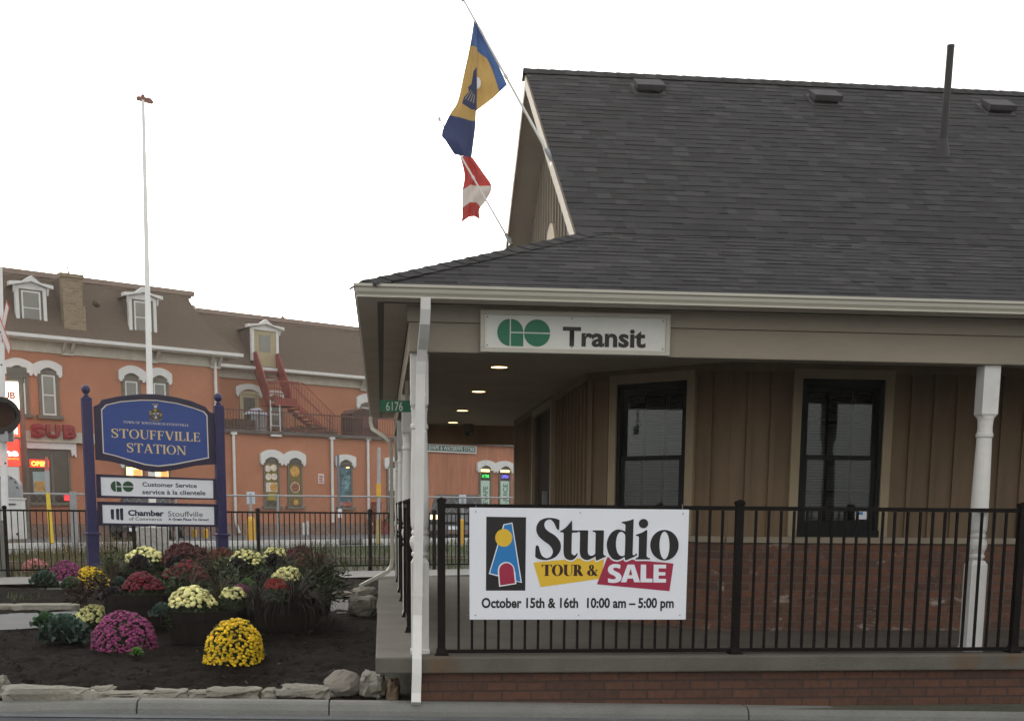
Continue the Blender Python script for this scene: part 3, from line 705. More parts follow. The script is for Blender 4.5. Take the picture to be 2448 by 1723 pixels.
# ------------------------------------------------------------------ porch railings
def railing(name, label, x0, y0, x1, y1, posts, step=.0927, zb=.543, zt=1.575, zc=1.617, skip=(), base=FL):
    L = sqrt((x1-x0)**2+(y1-y0)**2); u = Vector(((x1-x0)/L, (y1-y0)/L, 0)); n = Vector((-u.y, u.x, 0))
    t = thing(name, label, 'railing', (x0, y0, base)); M = frame((x0, y0, 0), u, n)
    for s in posts:
        b = MB(M); b.box(s-.027, s+.027, -.027, .027, base, zc-.012); b.box(s-.033, s+.033, -.033, .033, zc-.03, zc-.008)
        b.add([(s-.033, -.033, zc-.008), (s+.033, -.033, zc-.008), (s+.033, .033, zc-.008), (s-.033, .033, zc-.008), (s, 0, zc+.008)], [(0, 1, 4), (1, 2, 4), (2, 3, 4), (3, 0, 4)])
        b.box(s-.048, s+.048, -.048, .048, base, base+.012); b.lathe([(.04, base+.012), (.031, base+.05)], M @ Vector((s, 0, 0)) if False else (s, 0, 0), sq=True)
        put('post', b, M_black, t, bevel=.002)
    for i in range(len(posts)-1):
        a, c = posts[i]+.0275, posts[i+1]-.0275
        b = MB(M); b.box(a, c, -.016, .016, zt-.027, zt+.003); put('top_rail', b, M_black, t)
        b = MB(M); b.box(a, c, -.014, .014, zb-.012, zb+.014); put('bottom_rail', b, M_black, t)
        k = max(1, round((c-a)/step)); st = (c-a)/k; first = None
        for j in range(1, k):
            s = a+st*j
            if first is None:
                b = MB(); b.box(-.0085, .0085, -.0085, .0085, 0, zt-.028-(zb+.0145)); first = put('picket', b, M_black, t, local=True)
                o = first
            else:
                o = first.copy(); COL.objects.link(o); o.parent = t
            o.location = (u.x*s, u.y*s, zb+.0145-base); o.rotation_euler = (random.uniform(-.003, .003), random.uniform(-.003, .003), atan2(u.y, u.x))
    return t
railing('porch_railing', 'black metal picket railing along the front edge of the porch behind the white event banner', .415, 8.5, 6.82, 8.5, [0, 2.1345, 4.269, 6.4])
railing('porch_railing', 'black metal railing on the left side of the porch seen end-on beside the nearest downspout', .232, 10.11, .232, 17.04, [0, 1.45, 3.4, 4.85, 6.93], step=.0927)

# ------------------------------------------------------------------ signs on the station
gs = thing('transit_sign', 'cream framed board with green circle logo and dark lettering Transit on the porch beam', 'sign', (1.337, 8.48, 2.742))
b = MB(); x0, x1, z0, z1, w = .680, 1.997, 2.602, 2.879, .03
b.box(x0, x1, 8.450, 8.4805, z0, z0+w); b.box(x0, x1, 8.450, 8.4805, z1-w, z1); b.box(x0, x0+w, 8.450, 8.4805, z0+w, z1-w); b.box(x1-w, x1, 8.450, 8.4805, z0+w, z1-w)
put('frame', b, mat('sign frame paint', (.50, .47, .39), .7, .06, 5, dirt=.2), gs, bevel=.003)
b = MB(); b.box(x0+w, x1-w, 8.462, 8.4795, z0+w, z1-w); put('panel', b, M_goface, gs)
def go_logo(parent, cx, cz, R, y, u, m, gap, o2=None):
    """disc logo: left half, upper right quarter, square lower right; second disc cut by a level slit"""
    u = Vector(u).normalized(); n = Vector((u.y, -u.x, 0)); O = Vector((cx, y, cz))
    def P(l): return [O+u*px+Vector((0, 0, pz)) for px, pz in l]
    b = MB(); g = gap/2
    b.prism(P(ell(-g, 0, R-g, R, 20, pi/2, 1.5*pi)), n*.002)
    b.prism(P([(g, g)]+ell(g, g, R-g, R-g, 12, 0, pi/2)), n*.002)
    b.prism(P([(g, -g), (g, -R), (R, -R), (R, -g)]), n*.002)
    d = o2 if o2 else 2*R+gap
    b.prism(P(ell(d, g, R, R-g, 20, 0, pi)), n*.002); b.prism(P(ell(d, -g, R, R-g, 20, pi, 2*pi)), n*.002)
    return put('logo', b, m, parent)
ys_ = 8.4615
pG = at_y(1219.9, 794.5, ys_); pO = at_y(1284, 796, ys_); pr_ = at_y(1284+31, 796, ys_)
go_logo(gs, pG.x, (pG.z+pO.z)/2, pr_.x-pO.x, ys_, (1, 0, 0), M_gogreen, .0085, pO.x-pG.x)
t0, t1 = at_y(1345, 824.5, ys_), at_y(1543, 829, ys_)
sans('lettering', 'Transit', M_gotext, gs, (t0.x, ys_, t0.z-.002), (1, 0, 0), width=t1.x-t0.x, height=.126, bold=.032, th=.0015)
b = MB()
for x, z in ((x0+.048, z1-.045), (x0+.048, z0+.045), (1.31, z1-.043), (1.31, z0+.043), (x1-.05, z1-.045), (x1-.05, z0+.045)): b.cyl((x, 8.462, z), (x, 8.459, z), .005, n=8)
put('screw', b, M_screw, gs)
b = MB(); q0, q1 = at_y(1488, 841, 8.459), at_y(1520, 850, 8.459); b.tube([q0, q1], .003, n=6); put('scratch', b, M_gotext, gs)

hn = thing('house_number', 'green plate with white digits 6176 on the side of the porch', 'sign', (.0, 12.4, 2.4))
YH = 10.4
p0, p1 = at_y(908, 956, YH), at_y(983, 985, YH); hn.location = (p0.x, YH, p1.z)
b = MB(); b.box(p0.x, p1.x, YH, YH+.004, p1.z, p0.z); put('plate', b, mat('plate green', (.004, .14, .06), .45, .06, 5), hn)
b = MB(); b.box(p1.x-.05, p1.x-.02, YH+.0045, YH+.014, p1.z+.02, 2.599); put('hanger', b, M_beam, hn)
n0, n1 = at_y(923, 981, YH), at_y(963, 981, YH)
sans('lettering', '6176', mat('reflective white', (.62, .68, .62), .5), hn, (n0.x, YH, n0.z), (1, 0, 0), width=n1.x-n0.x, height=at_y(923, 959, YH).z-n0.z, bold=.005, th=.0015)

# ------------------------------------------------------------------ event banner
YB = 8.464
bn = thing('event_banner', 'white rectangular board advertising a studio tour and sale, wired to the front porch railing', 'banner', (1.39, YB, .77))
c0_, c1_, c2_, c3_ = (at_y(x, y, YB) for x, y in ((1122.6, 1480), (1639, 1480), (1647.5, 1217.5), (1122.3, 1212.5)))
b = MB(); b.prism([c0_, c1_, c2_, c3_], (0, .004, 0)); put('board', b, M_signwhite, bn)
def trace(loops, ox, oy, sc, y=YB): return [[at_y(ox+x/sc, oy+z/sc, y) for x, z in l] for l in loops]
# big lower-case word, outlines taken off the board
A1 = (1270, 1225, 12.756); A2 = (1440, 1225, 11.48); A3 = (1260, 1320, 6.2054)
def G(pts, sharp=(), k=5): return [(p.x, p.y) for p in crom([(x, y, 0) for x, y in pts], True, k, sharp)]
gl = []
gS = G([(862, 222), (852, 500), (820, 524), (770, 475), (700, 325), (625, 232), (545, 205), (440, 255), (398, 365), (440, 490), (560, 590), (720, 690), (860, 850), (905, 1020), (865, 1195), (740, 1345), (560, 1425), (400, 1440), (210, 1405), (118, 1340), (132, 1040), (185, 990), (232, 1040), (275, 1200), (340, 1320), (455, 1380), (580, 1345), (652, 1230), (640, 1110), (540, 975), (380, 860), (230, 720), (155, 560), (165, 400), (255, 250), (400, 175), (560, 152), (740, 175)], sharp=(0, 19))
gT = G([(1215, 258), (1240, 270), (1245, 520), (1260, 535), (1420, 535), (1420, 600), (1260, 605), (1238, 625), (1228, 1180), (1250, 1260), (1300, 1297), (1350, 1280), (1390, 1230), (1415, 1250), (1370, 1345), (1280, 1425), (1170, 1442), (1050, 1390), (995, 1290), (980, 1150), (988, 640), (965, 600), (880, 590), (865, 562), (1000, 490), (1120, 380)], sharp=(2, 3, 4, 5, 6, 7, 19, 20, 21, 22, 23))
gU = G([(1425, 533), (1722, 533), (1735, 548), (1722, 1180), (1745, 1270), (1820, 1310), (1900, 1285), (1948, 1240), (1962, 650), (1945, 595), (1880, 575), (1870, 535), (1900, 533), (2190, 533), (2215, 548), (2197, 1250), (2225, 1295), (2275, 1310), (2275, 1335), (1990, 1460), (1968, 1440), (1955, 1325), (1860, 1385), (1720, 1440), (1590, 1410), (1505, 1320), (1475, 1180), (1485, 620), (1468, 585), (1425, 575)], sharp=(0, 1, 2, 3, 7, 8, 11, 12, 13, 14, 15, 18, 19, 20, 21, 26, 27, 29))
gD = [G([(850, 172), (858, 190), (828, 1130), (855, 1165), (900, 1145), (925, 1110), (945, 1135), (925, 1180), (650, 1305), (622, 1290), (612, 1215), (590, 1215), (500, 1270), (395, 1298), (270, 1255), (165, 1110), (118, 900), (145, 720), (235, 560), (350, 475), (455, 460), (560, 482), (625, 512), (632, 345), (605, 305), (530, 280), (535, 248), (700, 222)], sharp=(0, 1, 2, 8, 9, 10, 11, 22, 23, 25, 26)), G([(520, 520), (595, 570), (625, 660), (612, 1120), (590, 1170), (530, 1185), (455, 1150), (395, 1040), (370, 860), (390, 690), (440, 565)])]
gI = G([(1205, 470), (1230, 480), (1212, 1180), (1240, 1220), (1305, 1245), (1305, 1280), (910, 1280), (905, 1248), (970, 1220), (992, 1180), (1002, 680), (980, 645), (915, 625), (920, 600), (1080, 545)], sharp=(0, 1, 2, 4, 5, 6, 7, 9, 10, 12, 13))
gdot = ell(1128, 295, 127, 127, 24)
gO = [ell(1701, 888, 390, 420, 40), ell(1702, 893, 138, 378, 36)]
b = MB()
for i, (L, q) in enumerate((([gS], A1), ([gT], A1), ([gU], A1), (gD, A2), ([gI], A2), ([gdot], A2), (gO, A2))): b.loops(trace(L, *q), (0, -.0032-.0002*i, 0))
put('headline_lettering', b, M_ink, bn)
halo = MB()
def grow(l, d):
    out = []; n = len(l)
    ar = sum(l[i][0]*l[(i+1) % n][1]-l[(i+1) % n][0]*l[i][1] for i in range(n)); sg = 1 if ar > 0 else -1
    for i in range(n):
        a, c = Vector(l[i-1]+(0,)), Vector(l[(i+1) % n]+(0,)); t = (c-a)
        t = t.normalized() if t.length > 1e-6 else Vector((1, 0, 0)); out.append((l[i][0]+sg*t.y*d, l[i][1]-sg*t.x*d))
    return out
for i, (l, q) in enumerate(((gS, A1), (gT, A1), (gU, A1), (gD[0], A2), (gI, A2), (gO[0], A2))): halo.loops(trace([grow(l, 42)], *q), (0, -.0022-.0001*i, 0))
put('headline_outline', halo, M_signwhite, bn)
b = MB(); b.loops(trace([[(92, 148), (760, 85), (1140, 100), (1108, 385), (200, 512)]], *A3), (0, -.0011, 0)); put('yellow_patch', b, M_yellow, bn)
b = MB(); b.loops(trace([[(1190, 70), (2172, 162), (2112, 572), (1036, 470)]], *A3), (0, -.0015, 0)); put('red_patch', b, M_crim, bn)
q0 = at_y(1260+215/6.2054, 1320+345/6.2054, YB); q1 = at_y(1260+830/6.2054, 1320+345/6.2054, YB); hh = at_y(1260+215/6.2054, 1320+178/6.2054, YB).z-q0.z
b = MB(); roman(b, 'TOUR', q0.x, q0.z, hh, q1.x-q0.x, y=YB, w=.25, h=.06, gap=-.01, th=.0016); q0 = at_y(1260+886/6.2054, 1320+345/6.2054, YB); q1 = at_y(1260+1050/6.2054, 1320+345/6.2054, YB)
roman(b, '&', q0.x, q0.z, hh, q1.x-q0.x, y=YB, w=.24, h=.06, th=.0016); put('tour_lettering', b, mat('brown ink', (.035, .012, .004), .55), bn)
q0 = at_y(1260+1198/6.2054, 1320+443/6.2054, YB); q1 = at_y(1260+2062/6.2054, 1320+443/6.2054, YB); hh = at_y(1260+1198/6.2054, 1320+176/6.2054, YB).z-q0.z
b = MB()
for i, L in enumerate(([G([(1385, 182), (1380, 240), (1330, 226), (1288, 228), (1276, 250), (1310, 276), (1370, 308), (1400, 358), (1385, 415), (1330, 445), (1262, 450), (1200, 440), (1200, 380), (1262, 396), (1306, 390), (1315, 366), (1285, 340), (1225, 310), (1198, 260), (1215, 205), (1270, 172), (1335, 170)], sharp=(0, 1, 11, 12))],
    [[(1490, 178), (1590, 178), (1675, 440), (1590, 440), (1570, 385), (1490, 385), (1472, 440), (1392, 440)], [(1507, 335), (1560, 335), (1537, 235)]],
    [[(1687, 178), (1765, 180), (1765, 385), (1860, 387), (1858, 442), (1680, 440)]],
    [[(1878, 178), (2062, 180), (2060, 235), (1950, 233), (1950, 290), (2050, 292), (2050, 340), (1950, 340), (1950, 390), (2060, 390), (2060, 445), (1872, 443)]])): b.loops(trace(L, *A3), (0, -.0026-.0001*i, 0))
put('sale_lettering', b, M_signwhite, bn)
A4 = (1000, 1180, 2.9764)
def A4p(x, y): return at_y(1000+x/2.9764, 1180+y/2.9764, YB)
for txt, xa, xb in (('October 15th & 16th', 450, 1137), ('10:00 am – 5:00 pm', 1200, 1817)):
    a, c = A4p(xa, 808), A4p(xb, 808); sans('date_lettering', txt, M_ink, bn, (a.x, YB, a.z), (1, 0, 0), width=c.x-a.x, height=A4p(450, 737).z-a.z, bold=.03, th=.0015)
def shape(name, pts, m, dy): b = MB(); b.loops(trace([pts], *A4), (0, -dy, 0)); return put(name, b, m, bn)
shape('emblem_ground', [(484, 162), (767, 166), (761, 687), (481, 687)], M_ink, .001)
shape('emblem_house_outline', [(606, 216), (669, 203), (737, 632), (690, 622), (640, 560), (562, 585), (501, 568)], M_signwhite, .0016)
shape('emblem_house', [(612, 222), (664, 211), (728, 625), (690, 616), (640, 560), (562, 576), (510, 563)], M_blue, .0021)
shape('emblem_sun', ell(608, 312, 61, 63, 28), M_yellow, .0027)
def door(g): return [(575-g, 660+g*.9), (566-g, 560)]+[(625+(60+g)*-cos(a*pi/12), 545-(62+g)*sin(a*pi/12)) for a in range(13)]+[(690+g, 560), (698+g, 640+g*.6)]
shape('emblem_door_outline', door(0), M_signwhite, .0032)
shape('emblem_door', [(583, 650), (575, 562)]+[(627-52*cos(a*pi/12), 545-54*sin(a*pi/12)) for a in range(13)]+[(680, 560), (688, 634)], M_crim, .0037)
b = MB()
for x, y in ((408, 127), (1152, 134), (1884, 142), (408, 862), (1141, 862), (1861, 862)): p = A4p(x, y); b.cyl(p, p+Vector((0, -.003, 0)), .005, n=8)
put('eyelet', b, M_steel, bn)
b = MB()
for (xa, ya), (xb, yb) in (((411, 127), (411, 70)), ((1884, 142), (1884, 70)), ((408, 862), (345, 862))):
    p, q = A4p(xa, ya), A4p(xb, yb); q.y = 8.49; p.y -= .004; b.tube([p, q], .0016, n=5)
put('tie_wire', b, M_steel, bn)

# ------------------------------------------------------------------ flags on the gable
def cloth(cols, rows, ynoise):
    """grid through given outline curves (each a list of (x, y, w) pixel points, w = distance from hoist); returns sampled grid"""
    out = []
    for c in cols:
        P = [Vector(p) for p in c]; cp = crom(P, closed=False, k=8); L = [0]
        for i in range(1, len(cp)): L.append(L[-1]+(Vector(cp[i])-Vector(cp[i-1])).length)
        r = []
        for j in range(rows+1):
            t = L[-1]*j/rows; i = 0
            while i < len(L)-2 and L[i+1] < t: i += 1
            f = 0 if L[i+1] == L[i] else (t-L[i])/(L[i+1]-L[i]); r.append(cp[i].lerp(cp[i+1], f))
        out.append(r)
    return out
def flagmesh(cols, depth, Y, rows, sub, ox, oy, sc, bands, name, parent, ripple=.02):
    g = cloth(cols, rows, 0); V = []; W = []
    nc = (len(cols)-1)*sub
    for j in range(rows+1):
        for i in range(nc+1):
            a = min(i//sub, len(cols)-2); f = (i-a*sub)/sub
            p = g[a][j].lerp(g[a+1][j], f); d = depth[a]+(depth[a+1]-depth[a])*f
            q = at_y(ox+p.x/sc, oy+p.y/sc, Y+d+ripple*sin(j*.8+i*.5)*min(1, i/3)+.012*sin(i*1.9+j*.35)*min(1, i/3)); V.append(q); W.append(p.z)
    fs = [(j*(nc+1)+i, j*(nc+1)+i+1, (j+1)*(nc+1)+i+1, (j+1)*(nc+1)+i) for j in range(rows) for i in range(nc)]
    me = bpy.data.meshes.new(name); off = rootloc(parent); me.from_pydata([tuple(v-off) for v in V], [], fs)
    ul = me.uv_layers.new(name='UVMap')
    for p in me.polygons:
        p.use_smooth = True
        for li in p.loop_indices: ul.data[li].uv = (W[me.loops[li].vertex_index], 0)
    m, nt, bs = newmat(name+' cloth'); tc = nt.nodes.new('ShaderNodeTexCoord'); sx = nt.nodes.new('ShaderNodeSeparateXYZ'); nt.links.new(tc.outputs['UV'], sx.inputs[0])
    r = ramp(nt, bands, 'CONSTANT'); nt.links.new(sx.outputs[0], r.inputs[0]); nt.links.new(r.outputs[0], bs.inputs['Base Color']); bs.inputs['Roughness'].default_value = .8
    tr = nt.nodes.new('ShaderNodeBsdfTranslucent'); nt.links.new(r.outputs[0], tr.inputs[0]); mx = nt.nodes.new('ShaderNodeMixShader'); mx.inputs[0].default_value = .3
    nt.links.new(bs.outputs[0], mx.inputs[1]); nt.links.new(tr.outputs[0], mx.inputs[2]); nt.links.new(mx.outputs[0], nt.nodes['Material Output'].inputs[0])
    return link(name, me, m, parent)
def flagpole(t, base, tip):
    base = Vector(base); tip = Vector(tip); d = (tip-base).normalized()
    b = MB(); b.cyl(base, tip, .013, .0095, n=10); pole = put('pole', b, M_white, t)
    b = MB(); b.ball(tip+d*.015, .02, 10, 8, (1, 1, 1.5)); put('finial', b, M_white, pole)
    b = MB(); b.cyl(base-d*.06, base+d*.10, .022, n=10); b.box(base.x-.005, base.x+.02, base.y-.04, base.y+.04, base.z-.05, base.z+.03); put('bracket', b, M_steel, t)
    for k in (.52,): c = base.lerp(tip, k); b = MB(); b.cyl(c-d*.02, c+d*.02, .017, n=10); put('collar', b, M_white, pole)
Y1 = 11.805
f1 = thing('flag_on_pole', 'blue and gold flag hanging from the upper slanting pole on the gable', 'flag', at_x(1316, 378, 1.58), 'flags on the gable')
flagpole(f1, at_x(1318, 380, 1.575), at_y(1108, 0, Y1))
# right-hand fold next to the pole, then the longer left-hand fold
E0 = [(458, 118, 0), (505, 185, 0), (560, 300, 0), (610, 410, 0), (652, 505, 0)]
E05 = [(463, 125, 0), (497, 230, .10), (528, 335, .23), (555, 440, .34), (568, 585, .46)]
E1 = [(469, 132, 0), (474, 270, .2), (474, 400, .38), (472, 540, .58), (466, 662, .70)]
E15 = [(463, 126, 0), (456, 270, .24), (442, 420, .45), (432, 560, .62), (430, 700, .74), (425, 800, .86), (415, 933, 1.0)]
E2 = [(455, 125, 0), (432, 270, .24), (395, 440, .46), (358, 605, .66), (312, 680, .75), (262, 795, .92), (285, 835, .95), (338, 918, 1.0)]
BL, BD, GO_, GD = (.03, .11, .33), (.012, .03, .11), (.72, .46, .09), (.55, .30, .03)
bands = [(0, (.05, .11, .28)), (.245, (.47, .31, .10)), (.755, (.035, .05, .13))]  # last blue is darkened to paint in the left fold's shade
flagmesh([E0, E05, E1], [0, -.07, -.10], Y1, 22, 6, 950, 0, 2.486, bands, 'cloth', f1, .012)
E1b = [(474, 140, .02), (478, 270, .22), (477, 400, .4), (475, 540, .58), (468, 662, .70), (463, 760, .80), (452, 850, .92), (441, 936, 1.0)]
fl = flagmesh([E1b, E15, E2], [-.103, .02, .09], Y1, 26, 6, 950, 0, 2.486, bands, 'cloth', f1, .02)
b = MB(); q = lambda pts, dy: [at_y(950+x/2.486, y/2.486, Y1+dy) for x, y in pts]
b.prism(q([(452, 425), (472, 400), (471, 655), (440, 650), (385, 615), (395, 580), (425, 545), (420, 520), (440, 500)], -.135), (0, .004, 0)); em = put('emblem', b, mat('flag emblem', (.03, .04, .10), .8), fl)
b = MB(); b.prism(q([(474, 458), (488, 465), (496, 485), (495, 508), (485, 525), (474, 530)], -.135), (0, .004, 0)); put('emblem_disc', b, mat('flag white', (.7, .7, .7), .8), fl)
b = MB()
for k in range(4): b.prism(q([(400+k*16, 590+k*8), (406+k*16, 590+k*8), (440+k*7, 535+k*10), (436+k*7, 535+k*10)], -.137), (0, .0015, 0))
put('emblem_stripe', b, mat('flag pale stripe', (.35, .30, .22), .8), fl)
Y2 = 15.632
f2 = thing('flag_on_pole', 'red and white flag hanging from the lower slanting pole on the gable', 'flag', at_x(1222, 586, 1.58), 'flags on the gable')
flagpole(f2, at_x(1218, 576, 1.575), at_y(1052, 287, Y2))
C0 = [(372, 928, 0), (398, 1040, .22), (387, 1130, .40), (384, 1215, .62), (384, 1300, .8), (366, 1332, .95)]
C1 = [(408, 930, 0), (440, 1010, .18), (436, 1105, .42), (430, 1200, .66), (425, 1290, .9)]
C2 = [(428, 932, 0), (480, 1030, .16), (472, 1105, .40), (468, 1200, .66), (458, 1286, .95)]
C3 = [(446, 936, 0), (512, 1030, .22), (561, 1110, .42), (528, 1190, .56), (487, 1246, .70), (493, 1306, .95)]
flagmesh([C0, C1, C2, C3], [.10, -.03, -.08, .03], Y2, 22, 6, 950, 0, 2.486, [(0, (.40, .04, .035)), (.40, (.55, .50, .47)), (.665, (.36, .04, .03))], 'cloth', f2, .02)

# ------------------------------------------------------------------ town sign
TSU = Vector((cos(radians(21.7)), sin(radians(21.7)), 0)); TSN = Vector((-TSU.y, TSU.x, 0))
T0 = at_d(362, 1400, 19.6); T0.z = .25
ts = thing('station_sign', 'blue and white town sign on two navy posts with ball finials in the flower bed', 'sign', T0)
def tsp(x, y, off=0): return at_p(x, y, T0+TSN*off, TSN)
M_navy = mat('navy paint', (.02, .018, .085), .5, .12, 4, .1, 50, dirt=.1)
M_navy2 = mat('dark navy paint', (.017, .013, .045), .5, .12, 4, .1, 50)
M_panelblue = mat('panel blue', (.021, .062, .265), .55, .08, 14, .35, 60, stretch=(.2, .2, 5))
M_cream = mat('panel cream', (.72, .66, .56), .6, .05); M_goldl = mat('gilt lettering', (.72, .56, .24), .5, .06)
M_boardw = mat('board white', (.80, .82, .86), .6, .04, 14, .2, 60, stretch=(.2, .2, 5))
def c3p(x, y): return (x/3.8267, 900+y/3.8267)
MT = frame(T0, TSU, TSN)
def loc(x, y, off=0): p = tsp(x, y, off)-T0; return (p.dot(TSU), p.z)
for side, (xa, xb) in enumerate(((768, 850), (1960, 2042))):
    s0 = loc(*c3p((xa+xb)/2, 300))[0]; s1 = loc(*c3p((xa+xb)/2+(30 if side == 0 else 40), 1430))[0]; s = (s0+s1)/2-.005
    ztop = loc(*c3p((xa+xb)/2, 185 if side == 0 else 255))[1]; zc = loc(*c3p(800, 1435 if side == 0 else 1447))[1]
    b = MB(MT); h = .074
    b.lathe([(h, -.2), (h, ztop-.02), (h*.55, ztop)], (s, .03, 0), sq=True); b.lathe([(h*1.16, -.2), (h*1.16, zc-.02), (h*1.55, zc-.012), (h*1.55, zc+.006), (h*1.02, zc+.02)], (s, .03, 0), sq=True)
    pst = put('post', b, M_navy, ts, bevel=.004)
    b = MB(MT); b.lathe([(r_*1.16, ztop+z_*1.16) for r_, z_ in ((.03, -.004), (.04, .012), (.028, .025), (.024, .04), (.045, .058), (.057, .085), (.058, .105), (.048, .135), (.025, .155), (.002, .16))], (s, .03, 0), n=16); put('finial', b, M_navy, pst, smooth=False)
def tl(pts, off=0):
    return [tsp(*c3p(x, y), off) for x, y in pts]
outer = [(860, 272), (905, 250), (930, 212), (1080, 180), (1290, 158), (1430, 160), (1600, 185), (1760, 225), (1880, 275), (1920, 325), (1965, 338), (1975, 800), (1800, 812), (1640, 845), (1500, 870), (1400, 872), (1280, 850), (1120, 800), (1000, 772), (878, 760)]
inner = [(925, 300), (968, 255), (1100, 225), (1290, 210), (1430, 212), (1620, 240), (1780, 285), (1868, 318), (1898, 352), (1912, 745), (1790, 768), (1600, 805), (1450, 822), (1330, 808), (1180, 765), (1050, 725), (942, 700)]
def inset(l, d):
    cx = sum(p[0] for p in l)/len(l); cy = sum(p[1] for p in l)/len(l)
    return [(x+(cx-x)*d/abs(cx-x+1e-6) if False else x+(cx-x)*d*.0021, y+(cy-y)*d*.0034) for x, y in l]
in2 = inset(inner, 9)
b = MB(); b.loops([tl(outer), tl(inner)], TSN*.05); fr = put('panel_frame', b, M_navy2, ts, bevel=.004)
b = MB(); b.loops([tl(inner, .004), tl(in2, .004)], TSN*.03); put('panel_border', b, M_cream, ts)
b = MB(); b.loops([tl(in2, .012)], TSN*.02); put('panel', b, M_panelblue, ts)
def troman(text, xa, xb, yb, yt, ydrop, m, w, h, gap, name, off=.0115):
    a, c = tsp(*c3p(xa, yb), off), tsp(*c3p(xb, yb+ydrop), off); z1 = tsp(*c3p(xa, yt), off).z
    wd = (c-a).dot(TSU); b = MB(frame((a.x, a.y, 0), TSU, TSN)); roman(b, text, 0, a.z, z1-a.z, wd, y=0, w=w, h=h, gap=gap, th=.002, slant=(c.z-a.z)/wd); return put(name, b, m, ts)
troman('STOUFFVILLE', 1018, 1832, 556, 474, 38, M_goldl, .15, .055, .08, 'name_lettering')
troman('STATION', 1160, 1702, 688, 606, 28, M_goldl, .15, .055, .08, 'name_lettering')
troman('TOWN OF WHITCHURCH-STOUFFVILLE', 1128, 1725, 424, 403, 32, M_cream, .13, .07, .10, 'town_lettering')
def tshape(name, pts, m, off, th=.0015, par=None): b = MB(); b.loops([tl(pts, off)], -TSN*th); return put(name, b, m, par or ts)
def c5p(x, y): return ((350+x/20.2)*3.8267, (940+y/20.2-900)*3.8267)
def t5(l): return [c5p(x, y) for x, y in l]
M_cg = mat('crest gilt', (.36, .26, .06), .6, .2, 40); M_cd = mat('crest dark', (.05, .05, .035), .6, .2, 40); M_cp = mat('crest purple', (.13, .09, .15), .6); M_cw = mat('crest pale', (.62, .64, .62), .6)
cr = tshape('crest', t5([(150, 1200), (130, 900), (260, 760), (430, 700), (620, 770), (760, 900), (760, 1200), (600, 1280), (450, 1330), (300, 1290)]), M_cd, .0115)
tshape('crest_wing', t5([(130, 860), (230, 850), (250, 1030), (170, 1050)]), M_cg, .0099, par=ts); tshape('crest_wing', t5([(650, 960), (770, 980), (720, 1110), (640, 1100)]), M_cg, .0099)
tshape('crest_helm', t5([(340, 750), (480, 740), (500, 850), (420, 900), (350, 840)]), M_cg, .0098)
tshape('crest_shield', t5([(290, 950), (600, 950), (590, 1150), (450, 1240), (300, 1150)]), M_cp, .0099)
tshape('crest_cross', t5([(290, 960), (420, 940), (440, 1000), (300, 985)]), M_cw, .0083); tshape('crest_cross', t5([(480, 960), (600, 930), (610, 1000), (480, 985)]), M_cw, .0083)
tshape('crest_tower', t5([(440, 1060), (470, 1060), (480, 1150), (540, 1210), (380, 1210), (425, 1150)]), M_cw, .0083)
tshape('crest_scroll', t5([(150, 1220), (300, 1280), (450, 1260), (600, 1280), (760, 1210), (750, 1270), (560, 1340), (450, 1310), (330, 1340), (160, 1270)]), mat('crest scroll', (.2, .18, .12), .6), .0083)
tshape('crest_top', t5([(260, 500), (580, 510), (560, 570), (300, 550)]), M_cg, .0115); tshape('crest_top', t5([(360, 600), (520, 600), (500, 690), (380, 690)]), M_cw, .0115)
# the two white boards
for k, (o_, i_) in enumerate((([(880, 890), (1985, 935), (1985, 1125), (888, 1108)], [(920, 915), (1950, 947), (1953, 1112), (928, 1086)]), ([(893, 1140), (1990, 1165), (1995, 1375), (900, 1360)], [(935, 1170), (1958, 1188), (1962, 1354), (942, 1338)]))):
    b = MB(); b.loops([tl(o_), tl(i_)], TSN*.045); bf = put('board_frame', b, M_navy2, ts, bevel=.003)
    b = MB(); b.loops([tl(i_, .01)], TSN*.02); put('board', b, M_boardw, ts)
def tsans(text, xa, xb, yb, yt, m, bold, name='board_lettering', drop=0):
    a, c = tsp(*c3p(xa, yb), .0095), tsp(*c3p(xb, yb), .0095); z1 = tsp(*c3p(xa, yt), .0095).z
    o = sans(name, text, m, ts, a, TSU, width=(c-a).dot(TSU), height=z1-a.z, bold=bold, th=.002)
    if drop:
        k = (tsp(*c3p(xb, yb+drop), .0095).z-a.z)/(c-a).length
        for v in o.data.vertices: v.co.z += k*((v.co+T0-a).dot(TSU))
    return o
M_slate = mat('board dark grey', (.035, .045, .06), .6); M_dgreen = mat('board green', (.02, .075, .03), .6); M_navyt = mat('board navy', (.014, .02, .05), .6)
tsans('Customer Service', 1302, 1800, 1002, 962, M_slate, .022, drop=14)
tsans('service à la clientele', 1302, 1880, 1072, 1030, M_slate, .022, drop=10)
pc = tsp(*c3p(1062, 1003), .0095); po_ = tsp(*c3p(1172, 1007), .0095); rr = (tsp(*c3p(1221, 1007), .0095)-po_).dot(TSU)
b = go_logo(ts, pc.x, pc.z, rr, pc.y, TSU, M_dgreen, .012, (po_-pc).dot(TSU))
for xa in (1012, 1060, 1096): d_ = (xa-1012)*.1; tshape('board_mark', [(xa, 1218-d_), (xa+8, 1210-d_), (xa+30, 1213-d_), (xa+32, 1300+d_*.9), (xa+24, 1308+d_), (xa+4, 1298+d_*.8)], M_navyt, .0095, .002)
tsans('Chamber', 1172, 1500, 1268, 1216, M_navyt, .04, drop=6)
tsans('of Commerce', 1180, 1480, 1312, 1282, M_slate, .004, drop=4)
tsans('Stouffville', 1538, 1855, 1276, 1226, M_dgreen, .0, drop=5)
tsans('A Great Place To Grow!', 1540, 1908, 1312, 1290, M_navyt, .03, drop=5)
